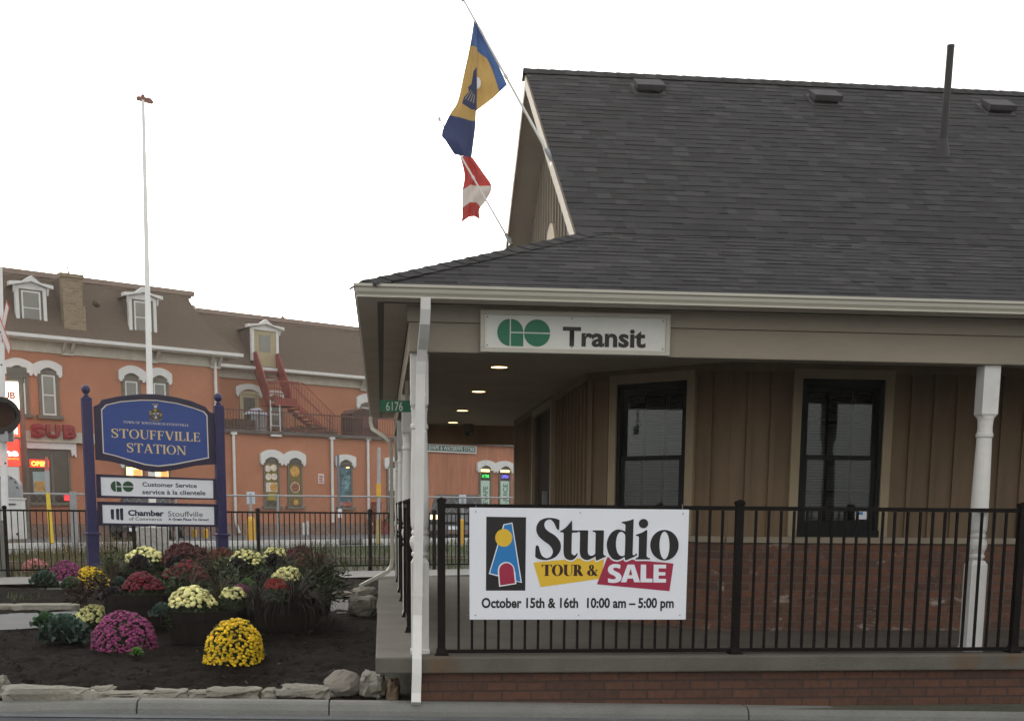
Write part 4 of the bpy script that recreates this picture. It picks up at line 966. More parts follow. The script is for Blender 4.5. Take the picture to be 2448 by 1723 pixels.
# ------------------------------------------------------------------ brick-red commercial building across the tracks
M_stucco = mat('terracotta stucco', (.40, .175, .10), .9, .10, 1.2, .2, 30, (.33, .14, .085), .55, dirt=.3, dirtcol=(.27, .13, .08))
M_stain = mat('stained stucco', (.37, .16, .095), .9, .25, 1.6, .2, 30, (.20, .10, .065), .9, stretch=(2.2, 2.2, .35))
M_plinth = mat('plinth render', (.23, .15, .115), .95, .2, 3, .3, 30, (.17, .14, .12), .8)
M_mansard = mat('brown mansard shingle', (.10, .073, .054), .95, .18, 9, .5, 30, (.078, .058, .044), .5, stretch=(1, 1, 3))
M_bwhite = mat('weathered white', (.62, .62, .6), .75, .08, 5, .1, dirt=.12)
M_bcream = mat('grimy cream', (.44, .41, .34), .8, .15, 4, .1, dirt=.3)
M_surround = mat('grey brown surround', (.14, .13, .105), .8, .15, 4)
M_bglass = mat('sky grey window', (.16, .165, .14), .12, .25, .8, spec=.6)  # grey base colour stands in for reflected sky
M_dglass = mat('dark shop window', (.05, .036, .022), .1, .4, 1.2, spec=.6)
M_chim = brickmat('buff chimney brick', (.27, .205, .125), (.16, .12, .08), (.26, .21, .15), .24, .08, .012, eff=.3)
M_maroon = mat('maroon steel', (.24, .055, .045), .7, .15, 5, dirt=.2)
M_rustrail = mat('rusty railing', (.12, .06, .05), .8, .3, 8)
M_deckc = mat('deck edge', (.12, .10, .09), .9, .25, 3)
M_redplastic = mat('red plastic', (.22, .018, .022), .4, .08)
M_litwarm = emit('warm window light', (1, .62, .2), 1.6)
BLD = thing('commercial_building', 'terracotta two-storey building with brown mansard roof and white window hoods across the tracks', 'building', B0)
MBD = frame(B0, BU, BN)
def bput(name, b, m, parent=BLD, **k): return put(name, b, m, parent, **k)
b = MB(MBD); b.box(-30, -3.45, 0, 12, 0, 5.9); lw = bput('wall', b, M_stucco)
b = MB(MBD); b.box(-3.449, 14, 3.3, 12, 3.7, 5.95); bput('wall', b, M_stucco)
b = MB(MBD); b.box(-3.449, 4.2, .02, 11, 0, 3.66); bput('wall', b, M_stucco)
b = MB(MBD); b.box(4.201, 22, .02, 11, 0, 3.66); bput('wall', b, M_stain)
b = MB(MBD); b.box(-30, 22, -.035, .015, -.3, .42); bput('plinth', b, M_plinth)
b = MB(MBD); b.box(-30, -3.40, -.06, 12, 5.9, 6.24); b.box(-30, -2.9, -.42, 8, 6.241, 6.29); b.box(-3.40, 14, 3.22, 12, 5.95, 6.26); b.box(-3.4, 14, 2.88, 3.3, 6.261, 6.3); bput('cornice', b, M_bcream)
b = MB(MBD); b.box(-30, -2.72, -.50, -.40, 6.291, 6.40); b.box(-3.2, 14, 2.80, 2.90, 6.301, 6.41); bput('roof_gutter', b, M_bwhite)
for s in (-8.85, -5.95, -3.62, 4.75):
    b = MB(MBD); d = -.06 if s < 0 else 3.22
    for k in (-.14, .14): b.prism([(s+k-.05, d, 5.93), (s+k-.05, d-.28, 6.235), (s+k-.05, d, 6.235)], (.10, 0, 0))
    b.box(s-.19, s+.19, d-.05, d+.03, 5.86, 5.929); bput('cornice_bracket', b, M_bcream)
def mansard(name, sl, rows, dback, top):
    b = MB(MBD); V = []
    for z, d, s in rows: V += [(sl, d, z), (s, d, z), (s, dback, z)]
    n = len(rows); f = [(3*i, 3*i+1, 3*i+4, 3*i+3) for i in range(n-1)]+[(3*i+1, 3*i+2, 3*i+5, 3*i+4) for i in range(n-1)]
    b.add(V, f); o = bput(name, b, M_mansard)
    z, d, s = rows[-1]
    b = MB(MBD); b.box(sl, s+.22, d-.12, dback, z, z+.17); b.box(sl, s+.12, d-.05, dback, z-.08, z-.001); bput('roof_edge', b, mat('roof edge '+name, (.22, .16, .13), .8, .15, 4), o)
    return o
rL = mansard('mansard_roof', -30, [(6.36, -.42, -2.62), (6.52, -.22, -2.78), (6.75, -.0, -3.02), (7.05, .22, -3.3), (7.45, .48, -3.62), (7.9, .78, -3.88), (8.25, 1.0, -4.0), (8.43, 1.12, -4.02)], 11, 0)
rR = mansard('mansard_roof', -3.4, [(6.36, 2.88, 14.6), (6.52, 3.06, 14.45), (6.9, 3.36, 14.2), (7.4, 3.7, 14), (8.0, 4.05, 13.8), (8.42, 4.3, 13.7)], 11, 0)
b = MB(MBD); b.box(-3.35, -2.4, 3.9, 5, 8.2, 8.62); b.cyl((-2.9, 3.85, 8.2), (-2.9, 3.85, 7.75), .06, n=8); bput('roof_box', b, M_bcream, rR)
b = MB(MBD); b.cyl((1.75, 4.6, 8.55), (1.76, 4.6, 8.95), .03, n=6); b.ball((1.75, 4.6, 8.62), .10, 8, 6); bput('roof_pin', b, M_rustrail, rR)
b = MB(MBD); b.box(-8.90, -8.24, .0, .22, 7.5, 8.36); b.box(-8.90, -8.17, -.03, .22, 6.70, 7.499); b.box(-8.96, -8.18, -.05, .25, 8.361, 8.48); ch = bput('chimney', b, M_chim, rL, uv=True)
b = MB(MBD); b.cyl((-8.62, .1, 8.47), (-8.74, .1, 9.15), .028, .014, n=6); bput('aerial', b, M_rustrail, ch)
b = MB(MBD); b.box(-8.87, -8.22, .221, 1.3, 6.7, 8.34); bput('chimney_saddle', b, M_mansard, ch)
b = MB(MBD); b.ball((-7.55, .62, 7.72), .13, 10, 6); bput('roof_cowl', b, M_mansard, rL)
def bwindow(s0, s1, z0, z1, d, style):
    if style == 'storm':
        b = MB(MBD); b.box(s0-.05, s0+.05, d-.05, d+.05, z0, z1); b.box(s1-.05, s1+.05, d-.05, d+.05, z0, z1); b.box(s0+.05, s1-.05, d-.05, d+.05, z1-.15, z1); b.box(s0-.14, s1+.14, d-.12, d+.05, z0-.12, z0)
        w = bput('window', b, M_surround)
        b = MB(MBD); f = .055; a, c, e, g = s0+.052, s1-.052, z0+.002, z1-.152
        b.box(a, a+f, d-.03, d-.005, e, g); b.box(c-f, c, d-.03, d-.005, e, g); b.box(a+f, c-f, d-.03, d-.005, g-f, g); b.box(a+f, c-f, d-.03, d-.005, e, e+f); b.box(a+f, c-f, d-.025, d-.006, (e+g)/2-.02, (e+g)/2+.02)
        bput('storm_frame', b, M_bwhite, w)
        b = MB(MBD); b.box(a+f, c-f, d-.016, d-.0055, e+f, g-f); bput('pane', b, M_bglass, w)
    else:
        b = MB(MBD); b.box(s0-.03, s0+.04, d-.04, d+.03, z0, z1); b.box(s1-.04, s1+.03, d-.04, d+.03, z0, z1); b.box(s0+.04, s1-.04, d-.04, d+.03, z1-.08, z1); b.box(s0-.12, s1+.12, d-.1, d+.03, z0-.1, z0)
        w = bput('window', b, M_surround)
        b = MB(MBD); b.box(s0+.04, s1-.04, d-.02, d-.004, z0, z1-.08); bput('pane', b, M_dglass, w)
    return w
def hood(wins, zl, zs, zp, d, leg=.17, m=M_bwhite, r=.2):
    """moulded white drip hood over one or two arched windows"""
    b = MB(MBD)
    for i, (s0, s1) in enumerate(wins):
        a, c = s0-leg, s1+leg
        if len(wins) == 2:
            mid = (wins[0][1]+wins[1][0])/2
            if i == 0: c = mid-.001
            else: a = mid+.001
        n = 12; out = [(a, zl+.06), (a, zs)]
        out += [(a+(c-a)*k/n, zs+(zp-zs)*sin(pi*k/n)**.8) for k in range(1, n)]
        out += [(c, zs), (c, zl+.06), (c-.03, zl+.06), (c-.035, zl), (c-.12, zl), (c-.125, zl+.08), (s1-.01, zl+.08)]
        out += [(s1-.01+(s0-s1+.02)*k/n, zl+.17+.12*sin(pi*k/n)) for k in range(0, n+1)]
        out += [(s0+.01, zl+.08), (a+.125, zl+.08), (a+.12, zl), (a+.035, zl), (a+.03, zl+.06)]
        b.prism([(x, d-.10-.003*i, z) for x, z in out], (0, .11, 0))
    return bput('window_hood', b, m)
def headfill(s0, s1, z0, d): b = MB(MBD); n = 10; b.prism([(s0, d-.03, z0)]+[(s1+(s0-s1)*k/n, d-.03, z0+.18*sin(pi*k/n)**.7+.02) for k in range(n+1)], (0, .04, 0)); bput('window_head', b, M_surround)
for s0, s1 in ((-10.75, -10.2), (-9.78, -9.23), (-6.99, -6.44), (-5.98, -5.43)): bwindow(s0, s1, 3.92, 5.36, 0, 'storm'); headfill(s0-.04, s1+.04, 5.36, 0)
hood([(-10.75, -10.2), (-9.78, -9.23)], 5.14, 5.5, 5.66, 0); hood([(-6.99, -6.44), (-5.98, -5.43)], 5.18, 5.53, 5.72, 0)
def dormer(sc, w, z0, z1, d, dback, parent, door_=False):
    a, c = sc-w/2, sc+w/2; t = .11
    b = MB(MBD); b.box(a, a+t, d, d+.14, z0, z1); b.box(c-t, c, d, d+.14, z0, z1); b.box(a+t, c-t, d, d+.14, z1-.08, z1)
    P = [(a-.20, d-.12, z1-.02), (a-.20, d-.12, z1+.10), (sc-.28, d-.12, z1+.14), (sc, d-.12, z1+.34), (sc+.28, d-.12, z1+.14), (c+.20, d-.12, z1+.10), (c+.20, d-.12, z1-.02), (c+.02, d-.12, z1+.02), (sc, d-.12, z1+.16), (a-.02, d-.12, z1+.02)]
    b.prism(P, (0, .24, 0)); b.prism([(a, d+.01, z1-.001), (sc, d+.01, z1+.17), (c, d+.01, z1-.001)], (0, .05, 0))
    for s in (a-.07, c+.02): b.prism([(s, d+.02, z1), (s, d-.08, z1), (s, d+.0, z1-.22)], (.05, 0, 0))
    if not door_: b.box(a-.02, c+.02, d-.04, d+.14, z0-.06, z0-.001)
    o = bput('dormer', b, M_bwhite, parent)
    b = MB(MBD); b.box(a+.03, c-.03, d+.141, dback, z0-.3, z1-.02); b.prism([(a-.1, d+.121, z1+.0), (sc, d+.121, z1+.3), (c+.1, d+.121, z1+.0)], (0, dback-d, 0)); bput('dormer_body', b, M_mansard, o)
    b = MB(MBD)
    if door_:
        b.box(a+t+.002, c-t-.002, d+.05, d+.09, z0-.35, z1-.085); bput('door', b, mat('tan door', (.36, .30, .18), .7, .08), o)
        b = MB(MBD); b.box(sc-.24, sc+.24, d+.04, d+.049, z0+.35, z1-.25); bput('pane', b, M_bglass, o)
    else:
        b.box(a+t+.002, c-t-.002, d+.04, d+.10, z0, z1-.082); bput('surround', b, M_surround, o)
        b = MB(MBD); x0, x1, y0, y1 = a+t+.08, c-t-.08, z0+.03, z1-.13; f = .05
        b.box(x0, x0+f, d+.01, d+.039, y0, y1); b.box(x1-f, x1, d+.01, d+.039, y0, y1); b.box(x0+f, x1-f, d+.01, d+.039, y1-f, y1); b.box(x0+f, x1-f, d+.01, d+.039, y0, y0+f); b.box(x0+f, x1-f, d+.012, d+.038, (y0+y1)/2-.015, (y0+y1)/2+.015); bput('storm_frame', b, M_bwhite, o)
        b = MB(MBD); b.box(x0+f, x1-f, d+.02, d+.037, y0+f, y1-f); bput('pane', b, M_bglass, o)
    return o
dormer(-9.87, .98, 6.72, 7.93, .12, 1.6, rL); dormer(-6.14, .98, 6.80, 8.02, .12, 1.6, rL); dormer(0.03, 1.18, 6.66, 7.90, 2.95, 4.6, rR, True)
b = MB(MBD); b.box(-10.5, -5.0, -.14, -.001, 3.12, 3.4); b.box(-10.5, -5.0, -.18, -.001, 3.06, 3.119); bput('shop_fascia', b, M_bcream)
# large shop window under the fascia
w = bwindow(-10.31, -8.95, 1.12, 2.82, 0, 'shop')
b = MB(MBD); b.box(-9.56, -9.48, -.035, -.0195, 1.12, 2.74); bput('mullion', b, M_surround, w)
b = MB(MBD); b.prism([(x, -.11, z) for x, z in ((-10.5, 2.84), (-10.5, 3.058), (-8.72, 3.058), (-8.72, 2.60), (-8.76, 2.60), (-8.80, 2.70), (-8.86, 2.62), (-8.90, 2.84))], (0, .1, 0)); bput('window_hood', b, M_bwhite)
b = MB(MBD); b.box(-10.15, -9.70, -.026, -.0215, 1.42, 2.10); ps = bput('poster', b, mat('poster sky', (.28, .42, .42), .6, .2, 3), w)
b = MB(MBD); b.box(-10.12, -9.74, -.03, -.0265, 1.46, 1.80); bput('poster_picture', b, mat('poster picture', (.45, .30, .10), .6, .5, 6, col2=(.25, .04, .02)), w)
b = MB(MBD); b.box(-9.17, -8.98, -.026, -.0215, 1.18, 1.42); bput('window_sticker', b, emit('red sticker', (.8, .03, .04), .5), w)
# two lit windows behind the town sign
for s0, s1 in ((-7.05, -6.40), (-6.05, -5.45)):
    w = bwindow(s0, s1, .95, 2.42, 0, 'shop'); b = MB(MBD); b.box(s0+.05, s1-.05, -.028, -.021, 2.0, 2.33); bput('lit_panel', b, M_litwarm, w)
    b = MB(MBD); b.box(s0+.28, s1-.06, -.033, -.0285, 2.02, 2.26); bput('lit_menu', b, emit('lit menu', (.75, .25, .07), .7), w)
hood([(-7.05, -6.40), (-6.05, -5.45)], 2.3, 2.6, 2.75, 0)
# downspouts on the building
for s, z0, z1, d, kick in ((-3.63, .0, 6.26, -.08, 0), (-2.98, .5, 3.62, -.06, 1), (1.14, .45, 3.62, -.06, 0), (2.78, .6, 3.66, -.06, 2)):
    b = MB(MBD); P = [(s, d, z1), (s, d, z0)]
    if kick == 1: P += [(s+.03, d, z0-.12), (s+.13, d-.02, z0-.42)]
    if kick == 2: P += [(s+.08, d-.01, z0-.15), (s+.75, d-.05, z0-.75)]
    b.tube(P, .055, n=8); b.box(s-.12, s+.12, d-.06, d+.05, z1-.02, z1+.08); bput('downspout', b, M_bwhite)
b = MB(MBD); b.cyl((-.0, -.07, .5), (.02, -.07, -.05), .05, n=8); b.box(-.22, -.1, -.12, -.04, -.05, .45); bput('stub_pipe', b, M_bwhite)
# deck with railing
b = MB(MBD); b.box(-3.449, 22, -.12, 3.299, 3.662, 3.79); dk = bput('deck', b, M_deckc)
b = MB(MBD); s = -3.40
b.box(-3.4, 6, -.03, .0, 4.46, 4.51); b.box(-3.4, 6, -.025, -.005, 3.86, 3.89)
while s < 6: b.box(s-.008, s+.008, -.022, -.008, 3.89, 4.46); s += .115
for s in (-3.4, -1.9, -.4, 1.1, 2.6, 4.1, 5.6): b.box(s-.022, s+.022, -.035, .01, 3.79, 4.53)
bput('deck_railing', b, M_rustrail, dk)
b = MB(MBD); b.cyl((-1.48, -.1, 3.70), (-1.48, -.1, 4.9), .017, n=8); b.cyl((-1.09, -.1, 3.70), (-1.09, -.1, 4.75), .017, n=8); b.box(-1.5, -1.07, -.16, -.05, 3.6, 3.66); bput('vent_stack', b, M_bwhite, dk)
b = MB(MBD)
for k in range(11): s = -3.36+k*.135; b.box(s, s+.12, .3, .33, 3.79, 4.18+random.uniform(-.03, .02))
bput('plank_screen', b, mat('brown planks', (.09, .065, .05), .9, .3, 6), dk)
# deck door and windows
b = MB(MBD); b.box(-.98, -.90, 3.24, 3.3, 3.8, 5.5); b.box(-.24, -.16, 3.24, 3.3, 3.8, 5.5); b.box(-.90, -.24, 3.24, 3.3, 5.38, 5.5); b.box(-.898, -.242, 3.27, 3.3, 3.8, 5.378); dd = bput('deck_door', b, mat('cream door', (.40, .34, .22), .75, .1))
b = MB(MBD); b.box(-.80, -.34, 3.25, 3.268, 4.3, 5.25); bput('pane', b, mat('lattice glass', (.12, .11, .09), .3, .6, 9), dd)
b = MB(MBD)
for k in range(5): b.box(-.79+k*.11, -.775+k*.11, 3.238, 3.249, 4.3, 5.25)
for k in range(8): b.box(-.80, -.34, 3.239, 3.248, 4.32+k*.125, 4.335+k*.125)
bput('lattice', b, M_surround, dd)
hood([(-.98, -.16)], 5.28, 5.62, 5.78, 3.3); hood([(.28, .9)], 5.15, 5.5, 5.6, 3.3); hood([(4.55, 5.3)], 5.12, 5.58, 5.76, 3.3); hood([(-2.3, -1.85)], 4.35, 4.6, 4.85, 3.3)
bwindow(4.6, 5.25, 4.0, 5.35, 3.3, 'storm'); bwindow(.32, .86, 4.2, 5.3, 3.3, 'storm')
# fire escape
FE = bput('fire_escape', MB(MBD).box(-.5, .56, 1.35, 2.35, 4.86, 4.92), M_maroon, dk)
b = MB(MBD)
for s in (-.50, .46): b.prism([(s, 2.95, 6.95), (s, 2.75, 6.98), (s, 1.85, 5.55), (s, 1.75, 4.93), (s, 2.05, 4.93), (s, 2.9, 6.15)], (.05, 0, 0))
bput('side_panel', b, M_maroon, FE)
b = MB(MBD)
for k in range(7): t = k/6.0; b.box(-.45, .46, 1.9+.85*t-.08, 1.9+.85*t+.08, 4.95+1.25*t, 4.98+1.25*t)
bput('tread', b, M_maroon, FE)
b = MB(MBD); b.box(-.45, .50, 1.38, 1.43, 4.92, 5.15)
for k in range(11): s = -.5+k*.106; b.box(s, s+.02, 1.36, 1.38, 4.92, 5.78)
b.box(-.5, .58, 1.35, 1.385, 5.75, 5.80)
bput('landing_guard', b, M_maroon, FE)
b = MB(MBD)
for d in (1.4, 2.2): b.prism([(.56, d, 4.92), (.56, d, 4.72), (2.05, d, 3.80), (2.2, d, 3.80)], (0, .05, 0)); b.tube([(.56, d, 5.78), (.75, d, 5.78), (2.2, d, 4.62)], .018, n=6); b.tube([(.6, d, 5.35), (2.15, d, 4.22)], .014, n=6)
for k in range(13): s = .6+k*.125; z = 4.9-(s-.56)*.72; b.box(s, s+.014, 1.41, 1.425, z-.05, z+.86)
for k in range(8): s = .62+k*.19; z = 4.85-(s-.56)*.74; b.box(s, s+.2, 1.45, 2.2, z-.02, z)
bput('lower_flight', b, M_maroon, FE)
# objects on the deck
sh = thing('deck_storage_box', 'grey storage box with pale blue pitched lid on the upper deck beside the tan door', 'box', bp(-1.5, .9, 3.8))
b = MB(MBD); b.box(-1.86, -1.22, .7, 1.2, 3.79, 4.42)
put('cabinet', b, mat('grey cabinet', (.22, .24, .25), .7, .1, 4), sh)
b = MB(MBD); b.prism([(-1.92, .62, 4.421), (-1.54, .62, 4.66), (-1.16, .62, 4.421)], (0, .66, 0)); put('lid', b, mat('pale blue lid', (.42, .46, .55), .6), sh)
sh = thing('deck_shelter', 'dark brown round-topped box on the upper deck near the porch corner', 'shelter', bp(3.2, 1.5, 3.8))
b = MB(MBD); b.prism([(2.85, 1.2, 3.79), (2.85, 1.2, 4.72), (3.0, 1.2, 4.86), (3.4, 1.2, 4.96), (3.9, 1.2, 4.86), (4.1, 1.2, 4.7), (4.1, 1.2, 3.79)], (0, .8, 0)); put('body', b, mat('brown canvas', (.06, .035, .03), .9, .2, 4), sh)
b = MB(MBD); b.box(3.3, 3.75, 1.17, 1.199, 4.2, 4.65); put('window_flap', b, M_rustrail, sh)
b = MB(MBD); b.prism([(2.85, 1.19, 4.72), (3.0, 1.19, 4.87), (3.4, 1.19, 4.97), (3.9, 1.19, 4.87), (4.1, 1.19, 4.72), (4.1, 1.19, 4.68), (3.9, 1.19, 4.82), (3.4, 1.19, 4.92), (3.0, 1.19, 4.82), (2.85, 1.19, 4.68)], (0, .82, .012)); put('canopy_rim', b, M_rustrail, sh)
b = MB(MBD); rn = random.Random(5)
for k in range(70):
    s = rn.uniform(-.3, 1.8); d = rn.uniform(.4, 1.1); z = 3.8+rn.uniform(.0, .42)*(1-abs(s-.9)/1.6); a = rn.uniform(0, pi); L = rn.uniform(.15, .4); e = rn.uniform(-.3, .4)
    b.cyl((s-cos(a)*L, d, z-e*L*.3+.02), (s+cos(a)*L, d+.1, z+e*L), .018, n=5)
tag(put('brushwood_pile', b, mat('dry brushwood', (.10, .055, .045), .95, .5, 9), None, origin=bp(.8, .7, 3.8)), 'untidy pile of brown sticks on the upper deck under the maroon fire escape', 'woodpile')
# lower right windows with food posters
w1_ = bwindow(-1.75, -1.16, 1.05, 2.80, 0, 'shop'); headfill(-1.75, -1.16, 2.78, 0); w2_ = bwindow(-.75, -.19, 1.06, 2.78, 0, 'shop'); headfill(-.75, -.19, 2.76, 0)
hood([(-1.75, -1.16), (-.75, -.19)], 2.56, 2.95, 3.12, 0)
M_olive = mat('poster olive', (.16, .12, .03), .6, .3, 4); M_dough = mat('dough', (.62, .55, .46), .7, .3, 10); M_pizza = mat('pizza', (.52, .30, .08), .7, .4, 14, col2=(.3, .06, .02)); M_pizza2 = mat('dark pizza', (.24, .09, .05), .7, .5, 16, col2=(.5, .35, .2))
def disc(par, s, z, r, m, d=-.03): b = MB(MBD); b.cyl((s, d, z), (s, d+.008, z), r, n=18); bput('poster_picture', b, m, par)
b = MB(MBD); b.box(-1.70, -1.21, -.026, -.0215, 1.25, 2.62); bput('poster', b, M_olive, w1_); b = MB(MBD); b.box(-.70, -.24, -.026, -.0215, 1.10, 2.60); bput('poster', b, M_olive, w2_)
for s, z in ((-1.60, 2.43), (-1.36, 2.46), (-1.58, 2.13), (-1.34, 2.14)): disc(w1_, s, z, .125, M_dough)
b = MB(MBD); b.box(-1.69, -1.22, -.031, -.0265, 1.58, 1.92); bput('poster_picture', b, M_dough, w1_); disc(w1_, -1.37, 1.75, .16, M_pizza, -.036)
b = MB(MBD)
for k in range(4): b.box(-1.62, -1.3, -.029, -.0265, 1.30+k*.06, 1.335+k*.06)
bput('poster_text', b, mat('poster yellow', (.5, .38, .02), .6), w1_)
disc(w2_, -.47, 2.35, .20, M_pizza); disc(w2_, -.47, 1.76, .20, M_dough); disc(w2_, -.47, 1.76, .175, M_pizza2, -.034); disc(w2_, -.45, 1.2, .1, M_pizza)
w3_ = bwindow(1.47, 2.04, 1.04, 2.76, 0, 'shop'); headfill(1.47, 2.04, 2.74, 0); hood([(1.47, 2.04)], 2.56, 2.95, 3.05, 0)
b = MB(MBD); b.box(1.53, 1.98, -.027, -.0215, 1.1, 2.55); bput('poster', b, mat('blue poster', (.06, .12, .14), .5, .9, 3, col2=(.30, .52, .56), c2amt=1), w3_)
b = MB(MBD); b.cyl((1.80, -.03, 2.55), (1.92, -.03, 2.56), .02, n=8); bput('lamp', b, M_litwarm, w3_)
b = MB(MBD); b.box(1.50, 2.0, -.032, -.0275, 1.08, 1.25); bput('poster_picture', b, mat('red poster strip', (.35, .08, .06), .6, .8, 6, col2=(.4, .4, .4)), w3_)
w4_ = bwindow(3.72, 4.3, .6, 2.72, 0, 'shop'); hood([(3.72, 4.3)], 2.56, 2.95, 3.03, 0)
b = MB(MBD); b.box(3.75, 4.25, -.027, -.0215, 1.7, 2.6); bput('poster', b, mat('white poster', (.6, .6, .56), .6, .4, 5, col2=(.05, .05, .05)), w4_)
b = MB(MBD); b.prism([(3.0, -.5, .6), (3.55, -.5, .3), (3.6, -.5, -.05), (2.95, -.5, -.05), (2.95, -.5, 1.25), (3.15, -.5, 1.25)], (0, .48, 0)); bput('cellar_hatch', b, M_maroon)
# e-vape windows
for s0, s1, nm in ((8.40, 8.97, 'EVAPE'), (9.48, 10.06, 'E-JUICE')):
    w = bwindow(s0, s1, .7, 2.75, 0, 'shop'); headfill(s0, s1, 2.73, 0)
    b = MB(MBD); b.box(s0+.05, s1-.05, -.027, -.0215, 2.57, 2.67); bput('lit_panel', b, M_litwarm, w)
    b = MB(MBD); b.box(s0+.045, s1-.045, -.027, -.0215, .72, 2.20); bput('panel', b, mat('mint panel', (.42, .56, .48), .6, .05), w)
hood([(8.40, 8.97), (9.48, 10.06)], 2.54, 2.92, 3.05, 0)

def sans_on(name, text, m, parent, M, s, d, z, width, height, bold=.01, vert=False):
    """letters lying on a building face given by matrix M; vert = reading upwards"""
    o = sans(name, text, m, None, (0, 0, 0), (1, 0, 0), width=width, height=height, bold=bold, th=0)
    off = rootloc(parent) if parent else Vector((0, 0, 0))
    for v in o.data.vertices:
        x, zz = v.co.x, v.co.z
        p = Vector((s-zz, d, z+x)) if vert else Vector((s+x, d, z+zz))
        v.co = (M @ p)-off
    if parent: o.parent = parent
    return o
M_neonr = emit('red neon', (1, .16, .02), 5); M_neonhalo = emit('neon halo', (.7, .03, .01), .8); M_neong = emit('green neon', (.05, .8, .12), .55); M_neonb = emit('blue neon', (.22, .15, .9), .6)
t = thing('open_sign', 'glowing orange OPEN sign inside the shop window', 'neon sign', bp(-9.93, -.06, 2.36))
b = MB(MBD); b.box(-10.24, -9.62, -.05, -.042, 2.24, 2.49); put('backing', b, M_neonhalo, t)  # plate glows red to stand in for the neon's halo
sans_on('lettering', 'OPEN', M_neonr, t, MBD, -10.19, -.0525, 2.29, .52, .15, .03)
t = thing('shop_letters', 'puffy red letters SUB on the pale ledge of the terracotta building', 'shop sign', bp(-9.5, -.2, 3.2))
for ch_, s, wd in (('S', -10.2, .45), ('U', -9.72, .46), ('B', -9.16, .42)):
    o = sans_on('letter', ch_, M_redplastic, t, MBD, s, -.20, 3.22, wd, .40, .075)
    md = o.modifiers.new('thick', 'SOLIDIFY'); md.thickness = .1; md.offset = 0
    md = o.modifiers.new('bevel', 'BEVEL'); md.width = .02; md.segments = 2
t = thing('vape_store_sign', 'long green and white shop board seen through the porch, high on the stained wall', 'shop sign', bp(7.0, -.05, 3.3))
b = MB(MBD); b.box(5.0, 8.18, -.06, .018, 3.30, 3.60); put('border', b, M_bwhite, t)
b = MB(MBD); b.box(5.04, 8.13, -.068, -.0605, 3.35, 3.585); put('panel', b, mat('shop green', (.012, .07, .045), .6), t)
sans_on('lettering', 'EVAPE & WATERPIPE STORE', M_bwhite, t, MBD, 5.72, -.070, 3.385, 2.36, .175, .0)
for s0, txt, m in ((8.40, 'ATM', M_neong), (9.48, 'OPEN', M_neonb)):
    t = thing('window_neon', 'small green lit sign above the left mint panel' if txt == 'ATM' else 'small violet lit sign above the right mint panel', 'neon sign', bp(s0+.28, -.05, 2.38))
    b = MB(MBD); b.box(s0+.05, s0+.52, -.036, -.0285, 2.26, 2.53); put('backing', b, M_ink, t)
    sans_on('lettering', txt, m, t, MBD, s0+.09, -.038, 2.32, .38, .14, .015)
t = thing('window_lettering', 'dark upright word on the left mint window panel', 'shop sign', bp(8.7, -.03, 1.3)); sans_on('lettering', 'EVAPE', M_dgreen, t, MBD, 8.82, -.0285, 1.22, .74, .26, .01, vert=True)
t = thing('window_lettering', 'dark upright word on the right mint window panel', 'shop sign', bp(9.8, -.03, 1.2)); sans_on('lettering', 'E-JUICE', M_dgreen, t, MBD, 9.92, -.0285, 1.1, .98, .26, .01, vert=True)
t = thing('wall_notice', 'small white notice with red print on the terracotta wall', 'notice', bp(.67, -.02, 1.94))
b = MB(MBD); b.box(.54, .80, -.02, .015, 1.92, 2.29); put('plate', b, mat('notice white', (.66, .55, .52), .6), t)
b = MB(MBD)
for k in range(5): b.box(.575+.02*(k % 2), .765-.02*(k % 3), -.024, -.0205, 1.97+k*.055, 2.0+k*.055)
put('print', b, M_redplastic, t)
# ------------------------------------------------------------------ between the station and the building
far = lambda x, y, D: at_d(x, y, D)
# black boundary fence along the platform side of the tracks
ft = thing('boundary_fence', 'black metal picket fence between the flower beds and the railway tracks', 'fence', (A.x, A.y, .26))
def fence_s(px): # distance along the fence where a sight column meets it
    p = at_p(px, 1300, (A.x, A.y, 0), (fn.x, fn.y, 0)); return (Vector((p.x, p.y))-A).dot(fd)
fposts = sorted([fence_s(px) for px in (15, 321, 618, 885, 1038, 1140)]+[fence_s(15)-2.4, fence_s(1140)+2.4])
MFc = frame((A.x, A.y, 0), (fd.x, fd.y, 0), (-fd.y, fd.x, 0))
def fz(s): return .27-.002*s
for s in fposts:
    b = MB(MFc); g = fz(s); b.box(s-.03, s+.03, -.03, .03, g-.1, g+1.24); b.box(s-.04, s+.04, -.04, .04, g+1.2, g+1.235); b.box(s-.028, s+.028, -.028, .028, g+1.236, g+1.255); put('post', b, M_black, ft)
for a, c in zip(fposts, fposts[1:]):
    g0, g1 = fz(a), fz(c); b = MB(MFc)
    def bar(z0, z1, w): b.add([(a+.031, -w, g0+z0), (c-.031, -w, g1+z0), (c-.031, w, g1+z0), (a+.031, w, g0+z0), (a+.031, -w, g0+z1), (c-.031, -w, g1+z1), (c-.031, w, g1+z1), (a+.031, w, g0+z1)], [(0, 3, 2, 1), (4, 5, 6, 7), (0, 1, 5, 4), (1, 2, 6, 5), (2, 3, 7, 6), (3, 0, 4, 7)])
    bar(1.155, 1.19, .018); bar(.10, .13, .018)
    k = max(1, round((c-a)/.104))
    for j in range(1, k): s = a+(c-a)*j/k; b.box(s-.0085, s+.0085, -.0085, .0085, fz(s)+.05 if False else fz(s)+.131, fz(s)+1.154)
    put('picket_panel', b, M_black, ft)
